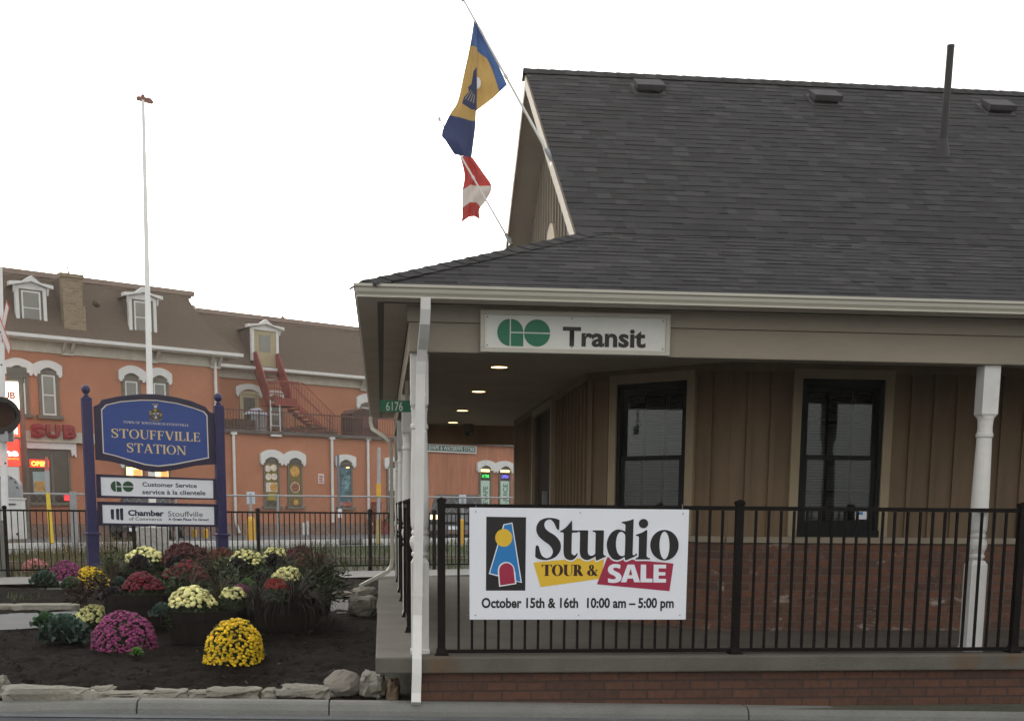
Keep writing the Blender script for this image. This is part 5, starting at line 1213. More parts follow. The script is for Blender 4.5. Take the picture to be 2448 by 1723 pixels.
# railway track
rt = thing('railway_track', 'pair of rusty rails in the weedy strip behind the black fence', 'railway track', (*fp(3, -4), .3))
for off in (-3.1, -4.55):
    b = MB(); z = .29; p, q = fp(-10, off), fp(26, off); b.tube([(*p, z), (*q, z+.06)], .07, .12, side=(0, 0, 1)); put('rail', b, mat('rail steel %d' % int(-off), (.16, .13, .11), .6, .2, 10, metallic=.4), rt)
# chain-link fence line
ck = thing('chain_link_fence', 'galvanised chain-link fence with a thin top rail beyond the tracks', 'fence', far(700, 1290, 33))
def ckp(px, z): p = at_p(px, 1200, far(700, 1290, 33), (fn.x, fn.y, 0)); return Vector((p.x, p.y, z))
b = MB(); b.tube([ckp(-30, 1.80), ckp(1300, 1.86)], .024, n=8); put('top_rail', b, M_steel, ck)
b = MB(); b.tube([ckp(-30, .45), ckp(1300, .5)], .012, n=6); put('bottom_wire', b, M_steel, ck)
for px in (175, 420, 664, 905, 1060): b = MB(); p = ckp(px, .2); b.cyl(p, ckp(px, 1.88), .032 if px != 175 else .085, n=10); put('post', b, M_steel, ck)
b = MB(); p0, p1 = ckp(-30, 0), ckp(1300, 0); L = (p1-p0).length; k = 0
while k*.30 < L:
    for s in (1, -1):
        a = p0.lerp(p1, k*.30/L); c = p0.lerp(p1, max(0, min(1, (k*.30+s*1.3)/L))); b.tube([(a.x, a.y, .5), (c.x, c.y, 1.8)], .0022, n=3)
    k += 1
put('wire_mesh', b, M_steel, ck)
# yellow bollards and sign posts in front of the building
M_byel = mat('bollard yellow', (.62, .36, .03), .6, .12, 5, dirt=.2)
def bollard(px, yb, yt, D, r, label):
    p = far(px, yb, D); q = far(px, yt, D); b = MB(); b.lathe([(r, p.z-.2), (r, q.z-r), (r*.8, q.z-r*.35), (r*.2, q.z)], (p.x, p.y, 0), n=14)
    o = put('bollard', b, M_byel, None, origin=p); return tag(o, label, 'bollard', 'yellow bollards by the parking lot')
bollard(601, 1300, 1234, 36, .13, 'thick yellow bollard below the parking sign with pale blue back')
bollard(1104, 1304, 1240, 36, .085, 'yellow bollard beside the dark pickup seen through the porch')
bollard(492, 1292, 1262, 40, .08, 'short yellow bollard under the right end of the town sign')
bollard(466, 1290, 1264, 41, .07, 'smaller yellow bollard beside the dark car under the town sign')
def parksign(px, yt, yb, wpx, ypost, D, label):
    a, c = far(px-wpx/2, yb, D), far(px+wpx/2, yt, D); t = thing('parking_sign', label, 'sign', far(px, ypost, D), 'parking signs seen from behind')
    u = (CR-Vector((0, 0, CR.z))).normalized(); n = Vector((-u.y, u.x, 0)); w = (c-a).dot(u); M = frame((a.x, a.y, 0), u, n)
    b = MB(M); b.box(0, w, 0, .01, a.z, c.z); put('plate', b, mat('sign back '+label[:8], (.52, .60, .68), .5, .05), t)
    b = MB(M); b.box(w/2-.035, w/2+.035, -.04, -.002, t.location.z-.1, c.z-.05); put('post', b, M_steel, t); return t
parksign(600, 1175, 1204, 20, 1300, 36, 'pale square sign plate on a grey post above the thick yellow bollard')
parksign(1106, 1182, 1203, 17, 1300, 36, 'pale sign plate on a grey post seen under the porch roof')
t = thing('guy_pole', 'thin grey pole with a yellow sleeve beside the white downspout at the porch', 'pole', far(905, 1305, 34))
p, q = far(904, 1300, 34), far(906, 1070, 34); b = MB(); b.cyl(p, q, .055, .05, n=10); put('shaft', b, M_steel, t)
b = MB(); p, q = far(905, 1187, 34), far(905, 1156, 34); b.cyl(p, q, .068, n=10); put('sleeve', b, M_byel, t)
b = MB(); p, q = far(904.5, 1300, 34), far(904.5, 1240, 34); b.cyl(p, q, .066, n=10); put('sleeve', b, mat('faded yellow', (.36, .30, .12), .7), t)
t = thing('marker_post', 'thin post with white notice and grey top left of the second white downspout', 'pole', far(812, 1310, 33))
b = MB(); b.cyl(far(813, 1305, 33), far(808, 1087, 33), .035, n=8); put('shaft', b, mat('slate post', (.12, .14, .18), .6), t)
b = MB(); p = far(808, 1237, 32.9); q = far(817, 1216, 32.9); b.box(p.x, q.x, p.y, p.y+.02, p.z, q.z); put('notice', b, M_signwhite, t)
t = thing('guy_marker', 'leaning yellow guy-wire guard with red and white top in front of the shop window', 'marker', far(124, 1300, 28))
b = MB(); b.cyl(far(124, 1298, 28), far(114, 1177, 28), .055, .045, n=10); put('yellow_guard', b, mat('guard yellow', (.68, .48, .03), .5, .08), t)
b = MB(); b.cyl(far(114, 1177, 28), far(112, 1125, 28), .055, n=10); put('grey_guard', b, M_steel, t)
b = MB(); b.cyl(far(112, 1125, 28), far(110.5, 1092, 28), .05, .03, n=10); put('tip', b, mat('faded red', (.45, .12, .10), .6), t)
# white flagpole with capped top
t = thing('flag_pole', 'tall white bare pole with small reddish cap rising behind the town sign', 'pole', far(366, 1300, 30))
b = MB(); bs = far(366.5, 1300, 30); tp = far(342, 238, 30); b.cyl(bs, tp, .098, .042, n=16); put('shaft', b, mat('pole white', (.72, .72, .70), .45, .06, 3, dirt=.15), t)
b = MB(); x, y, z = tp; b.cyl(tp-Vector((0, 0, .02)), tp+Vector((0, 0, .1)), .05, n=10); b.prism([(x-.16, y-.03, z-.02), (x+.2, y-.03, z-.10), (x+.26, y-.03, z-.05), (x+.2, y-.03, z+.03), (x-.1, y-.03, z+.07), (x-.17, y-.03, z+.05)], (0, .07, 0)); b.cyl(tp, tp+Vector((0, 0, .24)), .018, n=8); put('cap', b, mat('pole cap', (.20, .075, .055), .6), t)
b = MB(); b.box(bs.x-.34, bs.x+.34, bs.y-.3, bs.y+.3, .1, bs.z+.42); put('footing', b, mat('rough footing', (.36, .35, .33), .95, .3, 14, .6, 30, dirt=.4), t, bevel=.02)
# vehicles in the lot
M_carblk = mat('dark car paint', (.012, .012, .014), .25, .1, 3, spec=.6); M_carwin = mat('car glass', (.02, .022, .025), .08, .1); M_tyre = mat('tyre', (.012, .012, .012), .9); M_rim = mat('rim', (.25, .25, .26), .4, metallic=.5)
M_hlon = emit('headlight lit', (1, .8, .45), 1.4); M_hl = mat('headlight', (.4, .42, .42), .15); M_grey = mat('grey trim', (.17, .18, .19), .4)
def car(name, label, cat, px, ybase, D, heading, truck, paint, lit):
    p = far(px, ybase, D); h = heading; u = Vector((cos(h), sin(h), 0)); n = Vector((-u.y, u.x, 0)); t = thing(name, label, cat, p)
    M = frame(p, u, n)   # local x = length (front at -x), y = width
    if truck: side = [(-2.6, .45), (-2.62, .75), (-2.55, 1.02), (-1.35, 1.12), (-.75, 1.72), (.55, 1.75), (.75, 1.15), (2.6, 1.12), (2.65, .5)]; W = 1.0; glass = [(-1.22, 1.14), (-.72, 1.64), (.45, 1.66), (.6, 1.16)]
    else: side = [(-2.15, .32), (-2.2, .6), (-2.05, .82), (-1.05, .95), (-.45, 1.38), (.85, 1.42), (1.6, 1.0), (2.1, .92), (2.15, .35)]; W = .88; glass = [(-.92, .97), (-.4, 1.31), (.8, 1.34), (1.35, 1.0)]
    b = MB(M); V = []; 
    zs = [z for _, z in side]; zc = 1.1 if truck else .95
    for yy, k in ((-W, 0), (-W*.9, 1), (W*.9, 1), (W, 0)):
        for x, z in side: V.append((x, yy*(1 if z <= zc+.03 else .86), z if not (k == 0 and z > zc+.03) else z-.03))
    m = len(side); f = [(j*m+i, j*m+(i+1) % m, (j+1)*m+(i+1) % m, (j+1)*m+i) for j in range(3) for i in range(m)]+[tuple(range(m)), tuple(range(3*m, 4*m))]
    b.add(V, f); put('body', b, paint, t, bevel=.04)
    b = MB(M)
    for s in (-1, 1): b.prism([(x, s*(W*.86+.012) if s > 0 else s*(W*.86+.032), z) for x, z in glass], (0, .02, 0))
    g0, g1 = glass[0], glass[1]; b.add([(g0[0]-.05, -W*.8, g0[1]), (g0[0]-.05, W*.8, g0[1]), (g1[0]-.05, W*.72, g1[1]), (g1[0]-.05, -W*.72, g1[1])], [(0, 1, 2, 3)]); put('window_glass', b, M_carwin, t)
    for x in ((-1.7, 1.6) if truck else (-1.35, 1.35)):
        for s in (-1, 1):
            r = .39 if truck else .32; b = MB(M); b.cyl((x, s*(W-.2), r), (x, s*(W+.012), r), r, n=18); wl = put('wheel', b, M_tyre, t)
            b = MB(M); b.cyl((x, s*(W+.013), r), (x, s*(W+.022), r), r*.62, n=14); put('rim', b, M_rim, wl)
    fx = side[1][0]
    for s in (-1, 1):
        b = MB(M); z = .9 if truck else .68; b.box(fx-.03, fx+.15, s*W*.78-.17, s*W*.78+.17, z-.08, z+.08); put('headlight', b, M_hlon if (lit and s == lit) else M_hl, t)
    b = MB(M); z = .88 if truck else .62; b.box(fx-.025, fx+.1, -W*.55, W*.55, z-.14, z+.12)
    for k in range(4): b.box(fx-.035, fx-.0255, -W*.53, W*.53, z-.11+k*.06, z-.085+k*.06)
    put('grille', b, M_grey, t); b = MB(M); b.box(fx-.09, fx+.12, -W*.95, W*.95, .42 if truck else .32, .62 if truck else .46); put('bumper', b, M_grey if truck else paint, t, bevel=.02)
    b = MB(M); b.box(fx-.10, fx-.091, -.25, .25, .46 if truck else .35, .58 if truck else .45); put('licence_plate', b, M_signwhite, t); return t
vh = radians(90-6+8)
car('parked_car', 'dark parked car half hidden behind the town sign and the black fence', 'car', 358, 1292, 39, vh, False, M_carblk, 0)
car('pickup_truck', 'dark pickup truck with one headlight lit seen under the porch roof', 'truck', 1096, 1291, 46.5, vh-.14, True, M_carblk, 1)

# ------------------------------------------------------------------ level crossing signal and cabinet at the left edge
M_sigwhite = mat('signal white', (.66, .66, .64), .5, .08, 5, dirt=.15); M_sigblk = mat('signal black', (.02, .018, .016), .4); M_redrefl = mat('red reflector', (.5, .06, .04), .4)
M_alu = mat('cast aluminium', (.30, .31, .32), .5, .15, 7, metallic=.3)
XD = 22.6
t = thing('crossing_signal', 'white crossing mast with red bordered crossbuck and dark round lamp at the left edge', 'crossing signal', far(14, 1290, XD))
b = MB(); b.cyl(far(14, 1290, XD), far(-3, 640, XD), .062, n=14); mast = put('mast', b, M_sigwhite, t)
for z in range(5): b = MB(); p = far(2.5+z*3.2, 795+z*78, XD); b.cyl(p+Vector((.0, -.066, 0)), p+Vector((0, -.06, 0)), .018, n=8); put('bolt', b, M_sigblk, mast)
ctr = far(6, 790, XD-.12); ux = Vector((cos(radians(62)), sin(radians(62)), 0))*1.0; nn_ = Vector((ux.y, -ux.x, 0))
ux = Vector((cos(radians(-58)), sin(radians(-58)), 0)); nn_ = Vector((ux.y, -ux.x, 0)); nn_ = nn_ if nn_.y < 0 else -nn_
for sgn, k in ((1, 0), (-1, 1)):
    dv = (ux+Vector((0, 0, sgn*1.0))).normalized(); sv = (ux*sgn-Vector((0, 0, 1.0))).normalized(); o = ctr+nn_*(.006*k)
    def bl(L, w, off): return [o+dv*a*L+sv*c*w+nn_*off for a, c in ((-1, -1), (1, -1), (1, 1), (-1, 1))]
    b = MB(); b.prism(bl(.60, .115, 0), -nn_*.005); bb = put('blade_border', b, M_redrefl, t); b = MB(); b.prism(bl(.565, .08, .0032), -nn_*.003); put('blade', b, M_sigwhite, t)
c = far(3, 993, XD-.35); lk = (EYE-c).normalized(); lk = (lk+Vector((.12, 0, -.05))).normalized()
b = MB(); b.cyl(c, c-lk*.04, .335, n=32); b.cyl(c-lk*.04, c-lk*.14, .15, .10, n=20); hd = put('signal_head', b, M_sigblk, t)
b = MB(); b.cyl(c+lk*.001, c+lk*.012, .215, n=28); put('lens', b, mat('dark red lens', (.045, .012, .008), .15), hd)
b = MB(); a1 = lk.cross(Vector((0, 0, 1))).normalized(); a2 = a1.cross(lk); V = []; n = 20
for i in range(n+1):
    g = -.15*pi+1.3*pi*i/n; rr = a1*cos(g)+a2*sin(g); V += [c+rr*.235+lk*.0, c+rr*.25+lk*(.30*max(.1, sin(max(0, min(pi, g)))))]
b.add(V, [(2*i, 2*i+1, 2*i+3, 2*i+2) for i in range(n)]); put('visor', b, M_sigblk, hd)
b = MB(); p = far(10, 1038, XD); b.box(p.x-.3, p.x+.18, p.y-.08, p.y+.0, p.z-.14, p.z+.1); put('junction_box', b, M_alu, t)
b = MB(); p = far(8, 1040, XD-.2); b.box(p.x-.17, p.x+.09, p.y-.05, p.y, p.z-.12, p.z+.07); put('small_plate', b, M_steel, t)
g = thing('gate_mechanism', 'grey rounded cast gate mechanism behind the white cabinet at the left edge', 'gate machine', far(25, 1290, 24.2))
p = far(20, 1205, 24.2); q = far(55, 1205, 24.2); w = q.x-p.x
b = MB(); R_ = .25; cx_, cz_ = (far(17, 1165, 24.2).x, far(24, 1165, 24.2).z); b.prism([(cx_+R_*cos(pi*k/16), p.y, cz_+R_*sin(pi*k/16)) for k in range(17)]+[(cx_-R_, p.y, cz_-.8), (cx_+R_, p.y, cz_-.8)], (0, .25, 0)); put('housing', b, M_alu, g, bevel=.02)
b = MB(); b.cyl((cx_-.03, p.y-.04, cz_-.06), (cx_-.03, p.y, cz_-.06), .05, n=14)
for k in range(7): aa = pi*k/6; b.cyl((cx_+.21*cos(aa), p.y-.02, cz_+.21*sin(aa)), (cx_+.21*cos(aa), p.y, cz_+.21*sin(aa)), .018, n=6)
b.cyl((cx_-.03, p.y-.05, cz_-.06), (cx_-.03, p.y-.041, cz_-.06), .028, n=10); put('hub', b, M_sigblk, g)
cbx = thing('signal_cabinet', 'white metal relay cabinet with a slot handle behind the black fence at the left', 'cabinet', far(38, 1290, 23.6))
p, q = far(14, 1288, 23.6), far(50, 1194, 23.6); q.x = far(53, 1240, 23.6).x; p.x = far(11, 1240, 23.6).x
b = MB(); b.box(p.x, q.x, p.y, p.y+.3, p.z, q.z); b.box(p.x-.02, q.x+.02, p.y-.02, p.y+.32, q.z+.001, q.z+.03); put('body', b, M_sigwhite, cbx, bevel=.008)
b = MB(); b.box(p.x+.08, q.x-.10, p.y-.02, p.y-.001, q.z-.10, q.z-.075); b.cyl((p.x+.25, p.y-.02, p.z+.1), (p.x+.25, p.y, p.z+.1), .025, n=10); put('handle', b, M_sigblk, cbx)
b = MB(); b.box(p.x+.02, q.x-.02, p.y-.006, p.y-.0005, p.z+.05, q.z-.18); put('door', b, M_sigwhite, cbx)
b = MB(); p, q = far(-8, 1300, 21.5), far(7, 1250, 21.5); b.box(p.x, q.x, p.y, p.y+.25, .1, q.z); b.box(p.x+.02, q.x-.02, p.y+.02, p.y+.23, q.z, q.z+.06); tag(put('concrete_block', b, M_walk, None, origin=(p.x, p.y, .2), bevel=.02), 'low grey concrete base left of the corner fence post', 'concrete base')
# lit pylon sign
PD = 37
t = thing('pylon_sign', 'tall backlit sign with white and red panels on a dark post, left edge', 'shop sign', far(47, 1292, PD))
def pan(y0, y1, m, name, x0=-60, x1=47, dd=0):
    p, q = far(x0, y1, PD+dd), far(x1, y0, PD+dd); xr_ = far(42.5, 940, PD).x; b = MB(); b.box(p.x, xr_, q.y-.02, q.y+.1, p.z, q.z); return put(name, b, m, t), p, q
b = MB(); p, q = far(43, 940, PD+.1), far(54, 940, PD+.1); zb_ = far(43, 1292, PD).z; z1_, z2_, z3_ = far(43, 914, PD).z, far(43, 902, PD).z, far(43, 878, PD).z; xl_, xm_ = far(17, 890, PD).x, far(20, 908, PD).x; b.box(p.x, q.x, p.y, p.y+.12, zb_-.2, z1_-.001); b.box(xm_, q.x+.03, p.y-.02, p.y+.14, z1_, z2_); b.box(xl_, q.x+.11, p.y-.04, p.y+.16, z2_+.001, z3_); put('post', b, M_surround, t)
M_pw = emit('lit white panel', (1, .90, .70), .95); M_pr = emit('lit red panel', (.75, .035, .02), .75); M_po = emit('lit orange panel', (.85, .08, .03), .8); M_pwl = emit('lit lettering', (1, .92, .85), .95)
pan(912, 977, M_pw, 'panel', x1=40); pan(980, 1043, M_po, 'panel', x1=44); pan(1050, 1112, M_pr, 'panel', x1=48); pan(1116, 1200, M_sigwhite, 'panel', x1=50); pan(1043.5, 1049.5, M_surround, 'divider', x1=46); pan(977.5, 979.5, M_surround, 'divider', x1=44)
def ptext(txt, x0, x1, yb, yt, m, bold):
    p, q = far(x0, yb, PD-.3), far(x1, yb, PD-.3); z = far(x0, yt, PD-.3).z; sans('lettering', txt, m, t, p, (1, 0, 0), width=q.x-p.x, height=z-p.z, bold=bold, th=.012)
ptext('UB', 8, 36, 952, 936, M_redrefl, .04); ptext('me', 2, 43, 1089, 1073, M_pwl, .05); ptext('ng centre', -2, 44, 1098, 1092, emit('lit orange lettering', (.9, .35, .05), .8), .01)
b = MB()
for x in (24, 31, 38): p, q = far(x, 1037, PD-.3), far(x+4, 1004, PD-.3); b.box(p.x, q.x, p.y-.01, p.y, p.z, q.z)
put('lettering', b, M_pwl, t)
# ------------------------------------------------------------------ flower bed
RN = random.Random(21)
M_leafd = tonemat('mum foliage', (.036, .066, .022), .75, bump=0, bscale=30)
M_kale = tonemat('grey green kale', (.045, .085, .062), .65, bump=.3, bscale=60)
M_kaleb = tonemat('bright green kale', (.10, .21, .045), .6, bump=.3, bscale=60)
M_kaleg = tonemat('mid green kale', (.055, .12, .055), .65, bump=.3, bscale=60)
M_kalep = tonemat('dark purple kale', (.030, .024, .030), .7, bump=.3, bscale=60)
M_pgrass = tonemat('purple fountain grass', (.046, .040, .033), .8, bump=0, bscale=20)
M_ggrass = tonemat('olive fountain grass', (.062, .058, .028), .8, bump=0, bscale=20)
M_tub = mat('dark barrel wood', (.0135, .0108, .009), .9, .3, 5, .3, 30, stretch=(1, 1, .2), spec=.1)
COLS = {'magenta': (.25, .042, .135), 'yellow': (.76, .50, .015), 'cream': (.76, .73, .31), 'crimson': (.125, .006, .016), 'dark red': (.065, .008, .012), 'scarlet': (.24, .016, .009), 'rust': (.13, .018, .011), 'pink': (.55, .20, .20), 'maroon': (.075, .009, .012)}
M_hoop = mat('barrel hoop', (.009, .008, .008), .8, .2, spec=.1)
MBLOOM = {k: tonemat(k+' bloom', v, .7, bump=0, bscale=90) for k, v in COLS.items()}
def bloom(mb, c, n, r, tone):
    """button flower: low dome of petals with a ragged rim"""
    n = n.normalized(); a = n.orthogonal().normalized(); b = n.cross(a); k = 8; ph = RN.random()*6; V = []
    for rad, h in ((.98, -.12), (.92, .30), (.55, .62)):
        for i in range(k):
            q = ph+2*pi*i/k+rad; rr = r*rad*RN.uniform(.86, 1.12); V.append(c+(a*cos(q)+b*sin(q))*rr+n*(h*r*RN.uniform(.85, 1.15)))
    V.append(c+n*(.66*r))
    o = [(i, (i+1) % k, k+(i+1) % k, k+i) for i in range(k)]+[(k+i, k+(i+1) % k, 2*k+(i+1) % k, 2*k+i) for i in range(k)]+[(2*k+i, 2*k+(i+1) % k, 3*k) for i in range(k)]
    u = RN.uniform(.94, 1.06); mb.add(V, o, (tone*u, tone, tone))
def leafquad(mb, c, d, up, L, W, tone):
    s = d.cross(up).normalized()*W*.5
    mb.add([c, c+d*L*.5+s+up*L*.08, c+d*L-up*L*.12, c+d*L*.5-s+up*L*.08], [(0, 1, 2, 3)], tone)
def mum(name, label, c, rx, h, colour, n, r=.021, zmin=-.05, group='chrysanthemums in the flower bed', cover=1.0):
    """rounded bush: leaves inside, blooms over the dome above zmin (fraction of height)"""
    t = thing(name, label, 'flower', c, group); C0 = Vector((0, 0, 0))
    b = MB(); b.keep = True
    for i in range(int(520*max(.5, min(1.2, rx/.25)))):
        z = RN.uniform(-.0, 1); a = RN.uniform(0, 2*pi); k = RN.uniform(.80, .985)
        rad = sqrt(max(0, 1-z*z)); nrm = Vector((cos(a)*rad, sin(a)*rad, z)); p = Vector((nrm.x*rx*k, nrm.y*rx*k, nrm.z*h*k))
        d = (nrm+Vector((RN.uniform(-1, 1), RN.uniform(-1, 1), RN.uniform(-.5, .9)))*.7).normalized(); up = nrm if abs(nrm.dot(d)) < .95 else Vector((0, 0, 1))
        leafquad(b, p, d, up, RN.uniform(.035, .06), RN.uniform(.02, .034), RN.uniform(.5, 1.5))
    b.ball((0, 0, h*.02), 1, 16, 10, (rx*.86, rx*.86, h*.86), .45)
    for v in b.v: v.z = max(v.z, -.01)
    put('foliage', b, M_leafd, t, local=True)
    b = MB(); b.keep = True; i = 0; k = 0; tot = int(n*1.0)
    while k < tot and i < tot*4:
        i += 1; z = zmin+(1-zmin)*(((i*.7548777) % 1.0)); a = 2*pi*((i*.5698403) % 1.0)+RN.uniform(-.15, .15); z = max(-.12, min(.995, z+RN.uniform(-.03, .03)))
        rad = max(0, 1-max(0, z)**2.4)**.5; nrm = Vector((cos(a)*rad, sin(a)*rad, z))
        if noise.noise(nrm*2.3+Vector(c)) > .40*cover: continue
        j = 1+.09*noise.noise(nrm*2.2+Vector(c)*2)+.05*noise.noise(nrm*6+Vector(c)); p = Vector((nrm.x*rx*j, nrm.y*rx*j, nrm.z*h*j)); nn = (Vector((nrm.x/rx, nrm.y/rx, nrm.z/h)).normalized()*.8+Vector((RN.uniform(-.35, .35), RN.uniform(-.35, .35), .45))).normalized()
        bloom(b, p*RN.uniform(.97, 1.03), nn, r*RN.uniform(.7, 1.12), RN.uniform(.55, 1.25)); k += 1
    put('blooms', b, MBLOOM[colour], t, local=True); return t
def kale(name, label, c, R, h, m, n=34,  group='ornamental cabbages in the flower bed'):
    t = thing(name, label, 'plant', c, group); b = MB(); b.keep = True
    n = int(n*1.7)
    for i in range(n):
        f = i/n; a = i*2.39996; tilt = radians(12+68*(1-f)); L = R*(1.0-.5*f)*RN.uniform(.75, 1.1); W = L*.62; tone = (.62+.75*f)*RN.uniform(.8, 1.2)
        d = Vector((cos(a)*sin(tilt), sin(a)*sin(tilt), cos(tilt))); s = Vector((-sin(a), cos(a), 0)); up = s.cross(d); base = Vector((0, 0, h*(.05+.55*f)))
        V = []; nu, nv = 6, 5
        for iu in range(nu+1):
            u = iu/nu; w = W*(.18+.95*sin(min(1, u*1.1)*pi*.62))
            for iv in range(nv+1):
                v = iv/nv-.5; ruff = .13*L*abs(v*2)**2*sin(u*15+v*9+i)*u+.06*L*sin(u*23+i*2)*u*abs(v)
                V.append(base+d*(L*u)+s*(w*v)+up*(.22*L*(abs(v)*2)**2*u-.18*L*u*u+ruff))
        b.add(V, [(iu*(nv+1)+iv, iu*(nv+1)+iv+1, (iu+1)*(nv+1)+iv+1, (iu+1)*(nv+1)+iv) for iu in range(nu) for iv in range(nv)], tone)
    zmn = min(v.z for v in b.v); 
    for v in b.v: v.z = max(v.z, .01+.02*RN.random())
    put('leaves', b, m, t, local=True)
    b = MB(); b.cyl((0, 0, -.05), (0, 0, h*.6), .02, n=8); put('stem', b, m, t, local=True); return t
def fgrass(name, label, c, L, n, m, group='fountain grasses in the flower bed', spread=1.0):
    t = thing(name, label, 'plant', c, group); b = MB(); b.keep = True
    for i in range(n):
        a = RN.uniform(0, 2*pi); l = L*RN.uniform(.55, 1.15); lean = RN.uniform(.35, 1.25)*spread; w = RN.uniform(.0035, .007); tone = RN.choice((.5, .7, .9, 1.1, 1.5))
        o = Vector((cos(a), sin(a), 0)); s = Vector((-sin(a), cos(a), 0)); V = []; p = o*RN.uniform(0, .05); ang = lean*.5; k = 7
        for j in range(k+1):
            ww = w*(1-j/k*.85); V += [p-s*ww, p+s*ww]; p = p+(o*sin(ang)+Vector((0, 0, cos(ang))))*(l/k); ang += lean*(.20+.085*j)
        b.add(V, [(2*j, 2*j+1, 2*j+3, 2*j+2) for j in range(k)], tone)
    put('blades', b, m, t, local=True); return t
def ground_pt(px, py, z=None):
    z = .25 if z is None else z; return at_z(px, py, z)
def gp_(px, py, z=None):
    p = ground_pt(px, py, z)
    if z is None: p.z = soilz(p.x, p.y)-.0
    return p
def sized(px0, px1, ybase, ytop, p): # half width and height in metres at the depth of p
    D = (p-EYE).dot(CF); return (px1-px0)/2*D/F_PX, (ybase-ytop)*D/F_PX
def floormum(label, px0, px1, ytop, ybase, colour, n, **k):
    p = gp_((px0+px1)/2, ybase-6); rx, h = sized(px0, px1, ybase, ytop, p); p.y += rx*.75; p.x += 0; p.z = soilz(p.x, p.y)-.01
    return mum('chrysanthemum', label, p, rx*.95, h*.90, colour, n, **k)
floormum('large magenta chrysanthemum dome at the front of the bed', 208, 366, 1465, 1566, 'magenta', 1150, r=.0158, cover=2.2)
floormum('large yellow chrysanthemum dome at the front of the bed', 482, 629, 1485, 1595, 'yellow', 900, r=.0160, cover=1.6)
floormum('low cream chrysanthemum behind the large magenta dome', 168, 268, 1456, 1508, 'cream', 190, r=.024, zmin=.25)
floormum('magenta chrysanthemum at the back left beside a smaller yellow one', 114, 190, 1349, 1398, 'magenta', 420, r=.023)
floormum('small yellow chrysanthemum in front of the left sign post', 175, 254, 1354, 1411, 'yellow', 480, r=.022)
floormum('pale pink chrysanthemum farthest left near the black fence', 48, 110, 1343, 1374, 'pink', 280, r=.028)
def floorkale(label, px0, px1, ytop, ybase, m, n=34):
    p = gp_((px0+px1)/2, ybase-5); rx, h = sized(px0, px1, ybase, ytop, p); p.y += rx*.6; p.z = soilz(p.x, p.y); return kale('ornamental_cabbage', label, p, rx*1.12, h*.78, m, n)
floorkale('blue-green cabbage left of the large magenta dome', 84, 212, 1478, 1556, M_kale, 46)
floorkale('greener cabbage at the left end of the front bed', 72, 136, 1460, 1510, M_kaleg, 34)
floorkale('tiny bright green cabbage at the foot of the large magenta dome', 306, 343, 1552, 1583, M_kaleb, 22)
floorkale('dark green cabbage in front of the back magenta flowers', 70, 136, 1366, 1410, M_kale, 34)
floorkale('mid green cabbage in front of the back yellow flowers', 140, 198, 1379, 1421, M_kaleg, 30)
# barrel tubs: everything planted in them is a thing of its own
def tub(px, ybase, wpx, D, ztop, label):
    p = at_d(px, ybase, D); r = wpx/2*D/F_PX; zb = .22; h = ztop-zb
    t = thing('barrel_planter', label, 'planter', (p.x, p.y, zb), 'dark barrel planters'); b = MB(); k = 26
    b.lathe([(r*.80, 0), (r*.90, h*.25), (r*.97, h*.6), (r, h), (r*.93, h), (r*.92, h-.05), (.01, h-.05)], (0, 0, 0), n=k); put('barrel', b, M_tub, t, local=True)
    b = MB()
    for f in (.18, .72): rr = r*(.875 if f < .5 else .985)+.003; b.lathe([(rr-.004, h*f), (rr+.004, h*f), (rr+.006, h*f+.035), (rr-.003, h*f+.035)], (0, 0, 0), n=k)
    put('hoop', b, M_hoop, t, local=True)
    b = MB(); b.lathe([(r*.915, h-.045), (r*.5, h-.02), (.01, h-.01)], (0, 0, 0), n=k); put('compost', b, M_soil, t, local=True); return Vector((p.x, p.y, ztop)), r
T1, r1 = tub(491, 1545, 178, 11.4, .585, 'low dark barrel planter at the front holding cream flowers')
T2, r2 = tub(330, 1520, 150, 12.4, .66, 'dark barrel planter behind the large magenta dome holding red flowers')
T3, r3 = tub(680, 1500, 150, 12.6, .62, 'dark barrel planter at the right holding purple fountain grass')
T4, r4 = tub(345, 1450, 150, 14.0, .78, 'dark barrel planter at the back left under cream flowers')
T5, r5 = tub(455, 1450, 150, 13.9, .80, 'dark barrel planter at the back centre under dark red flowers')
T6, r6 = tub(598, 1450, 150, 14.2, .80, 'dark barrel planter at the back between cream flowers')
T7, r7 = tub(722, 1450, 150, 14.4, .76, 'dark barrel planter at the back right under rust red flowers')
def topmum(label, px0, px1, ytop, ybot, D, colour, n, r=.024, zmin=.55, **k):
    """only the cap of the bush carries flowers: ytop..ybot is that cap"""
    cx = (px0+px1)/2; p = at_d(cx, ytop, D); rx = (px1-px0)/2*D/F_PX/sqrt(1-zmin*zmin); h = (ybot-ytop)*D/F_PX/(1-zmin)*1.1
    h = max(.12, min(h, rx*1.5)); p.z -= h; return mum('chrysanthemum', label, p, rx, h, colour, int(n*1.25), r=r, zmin=zmin, cover=1.7)
topmum('cream chrysanthemum spilling over the front barrel planter', 405, 512, 1403, 1450, 11.25, 'cream', 150, r=.026)
topmum('smaller cream chrysanthemum at the right of the front barrel planter', 530, 585, 1404, 1440, 11.4, 'cream', 50, r=.024)
topmum('small magenta chrysanthemum behind the front cream flowers', 552, 600, 1398, 1426, 11.8, 'magenta', 80, r=.022)
topmum('crimson chrysanthemum in the barrel behind the magenta dome', 294, 384, 1371, 1408, 12.3, 'crimson', 230, r=.022)
topmum('small scarlet chrysanthemum left of the right fountain grass', 629, 686, 1383, 1410, 12.2, 'scarlet', 120, r=.02)
topmum('cream chrysanthemum above the scarlet flowers', 652, 722, 1357, 1386, 12.9, 'cream', 85, r=.025)
topmum('wide crimson chrysanthemum in the middle of the planters', 392, 496, 1347, 1380, 13.2, 'crimson', 240, r=.022)
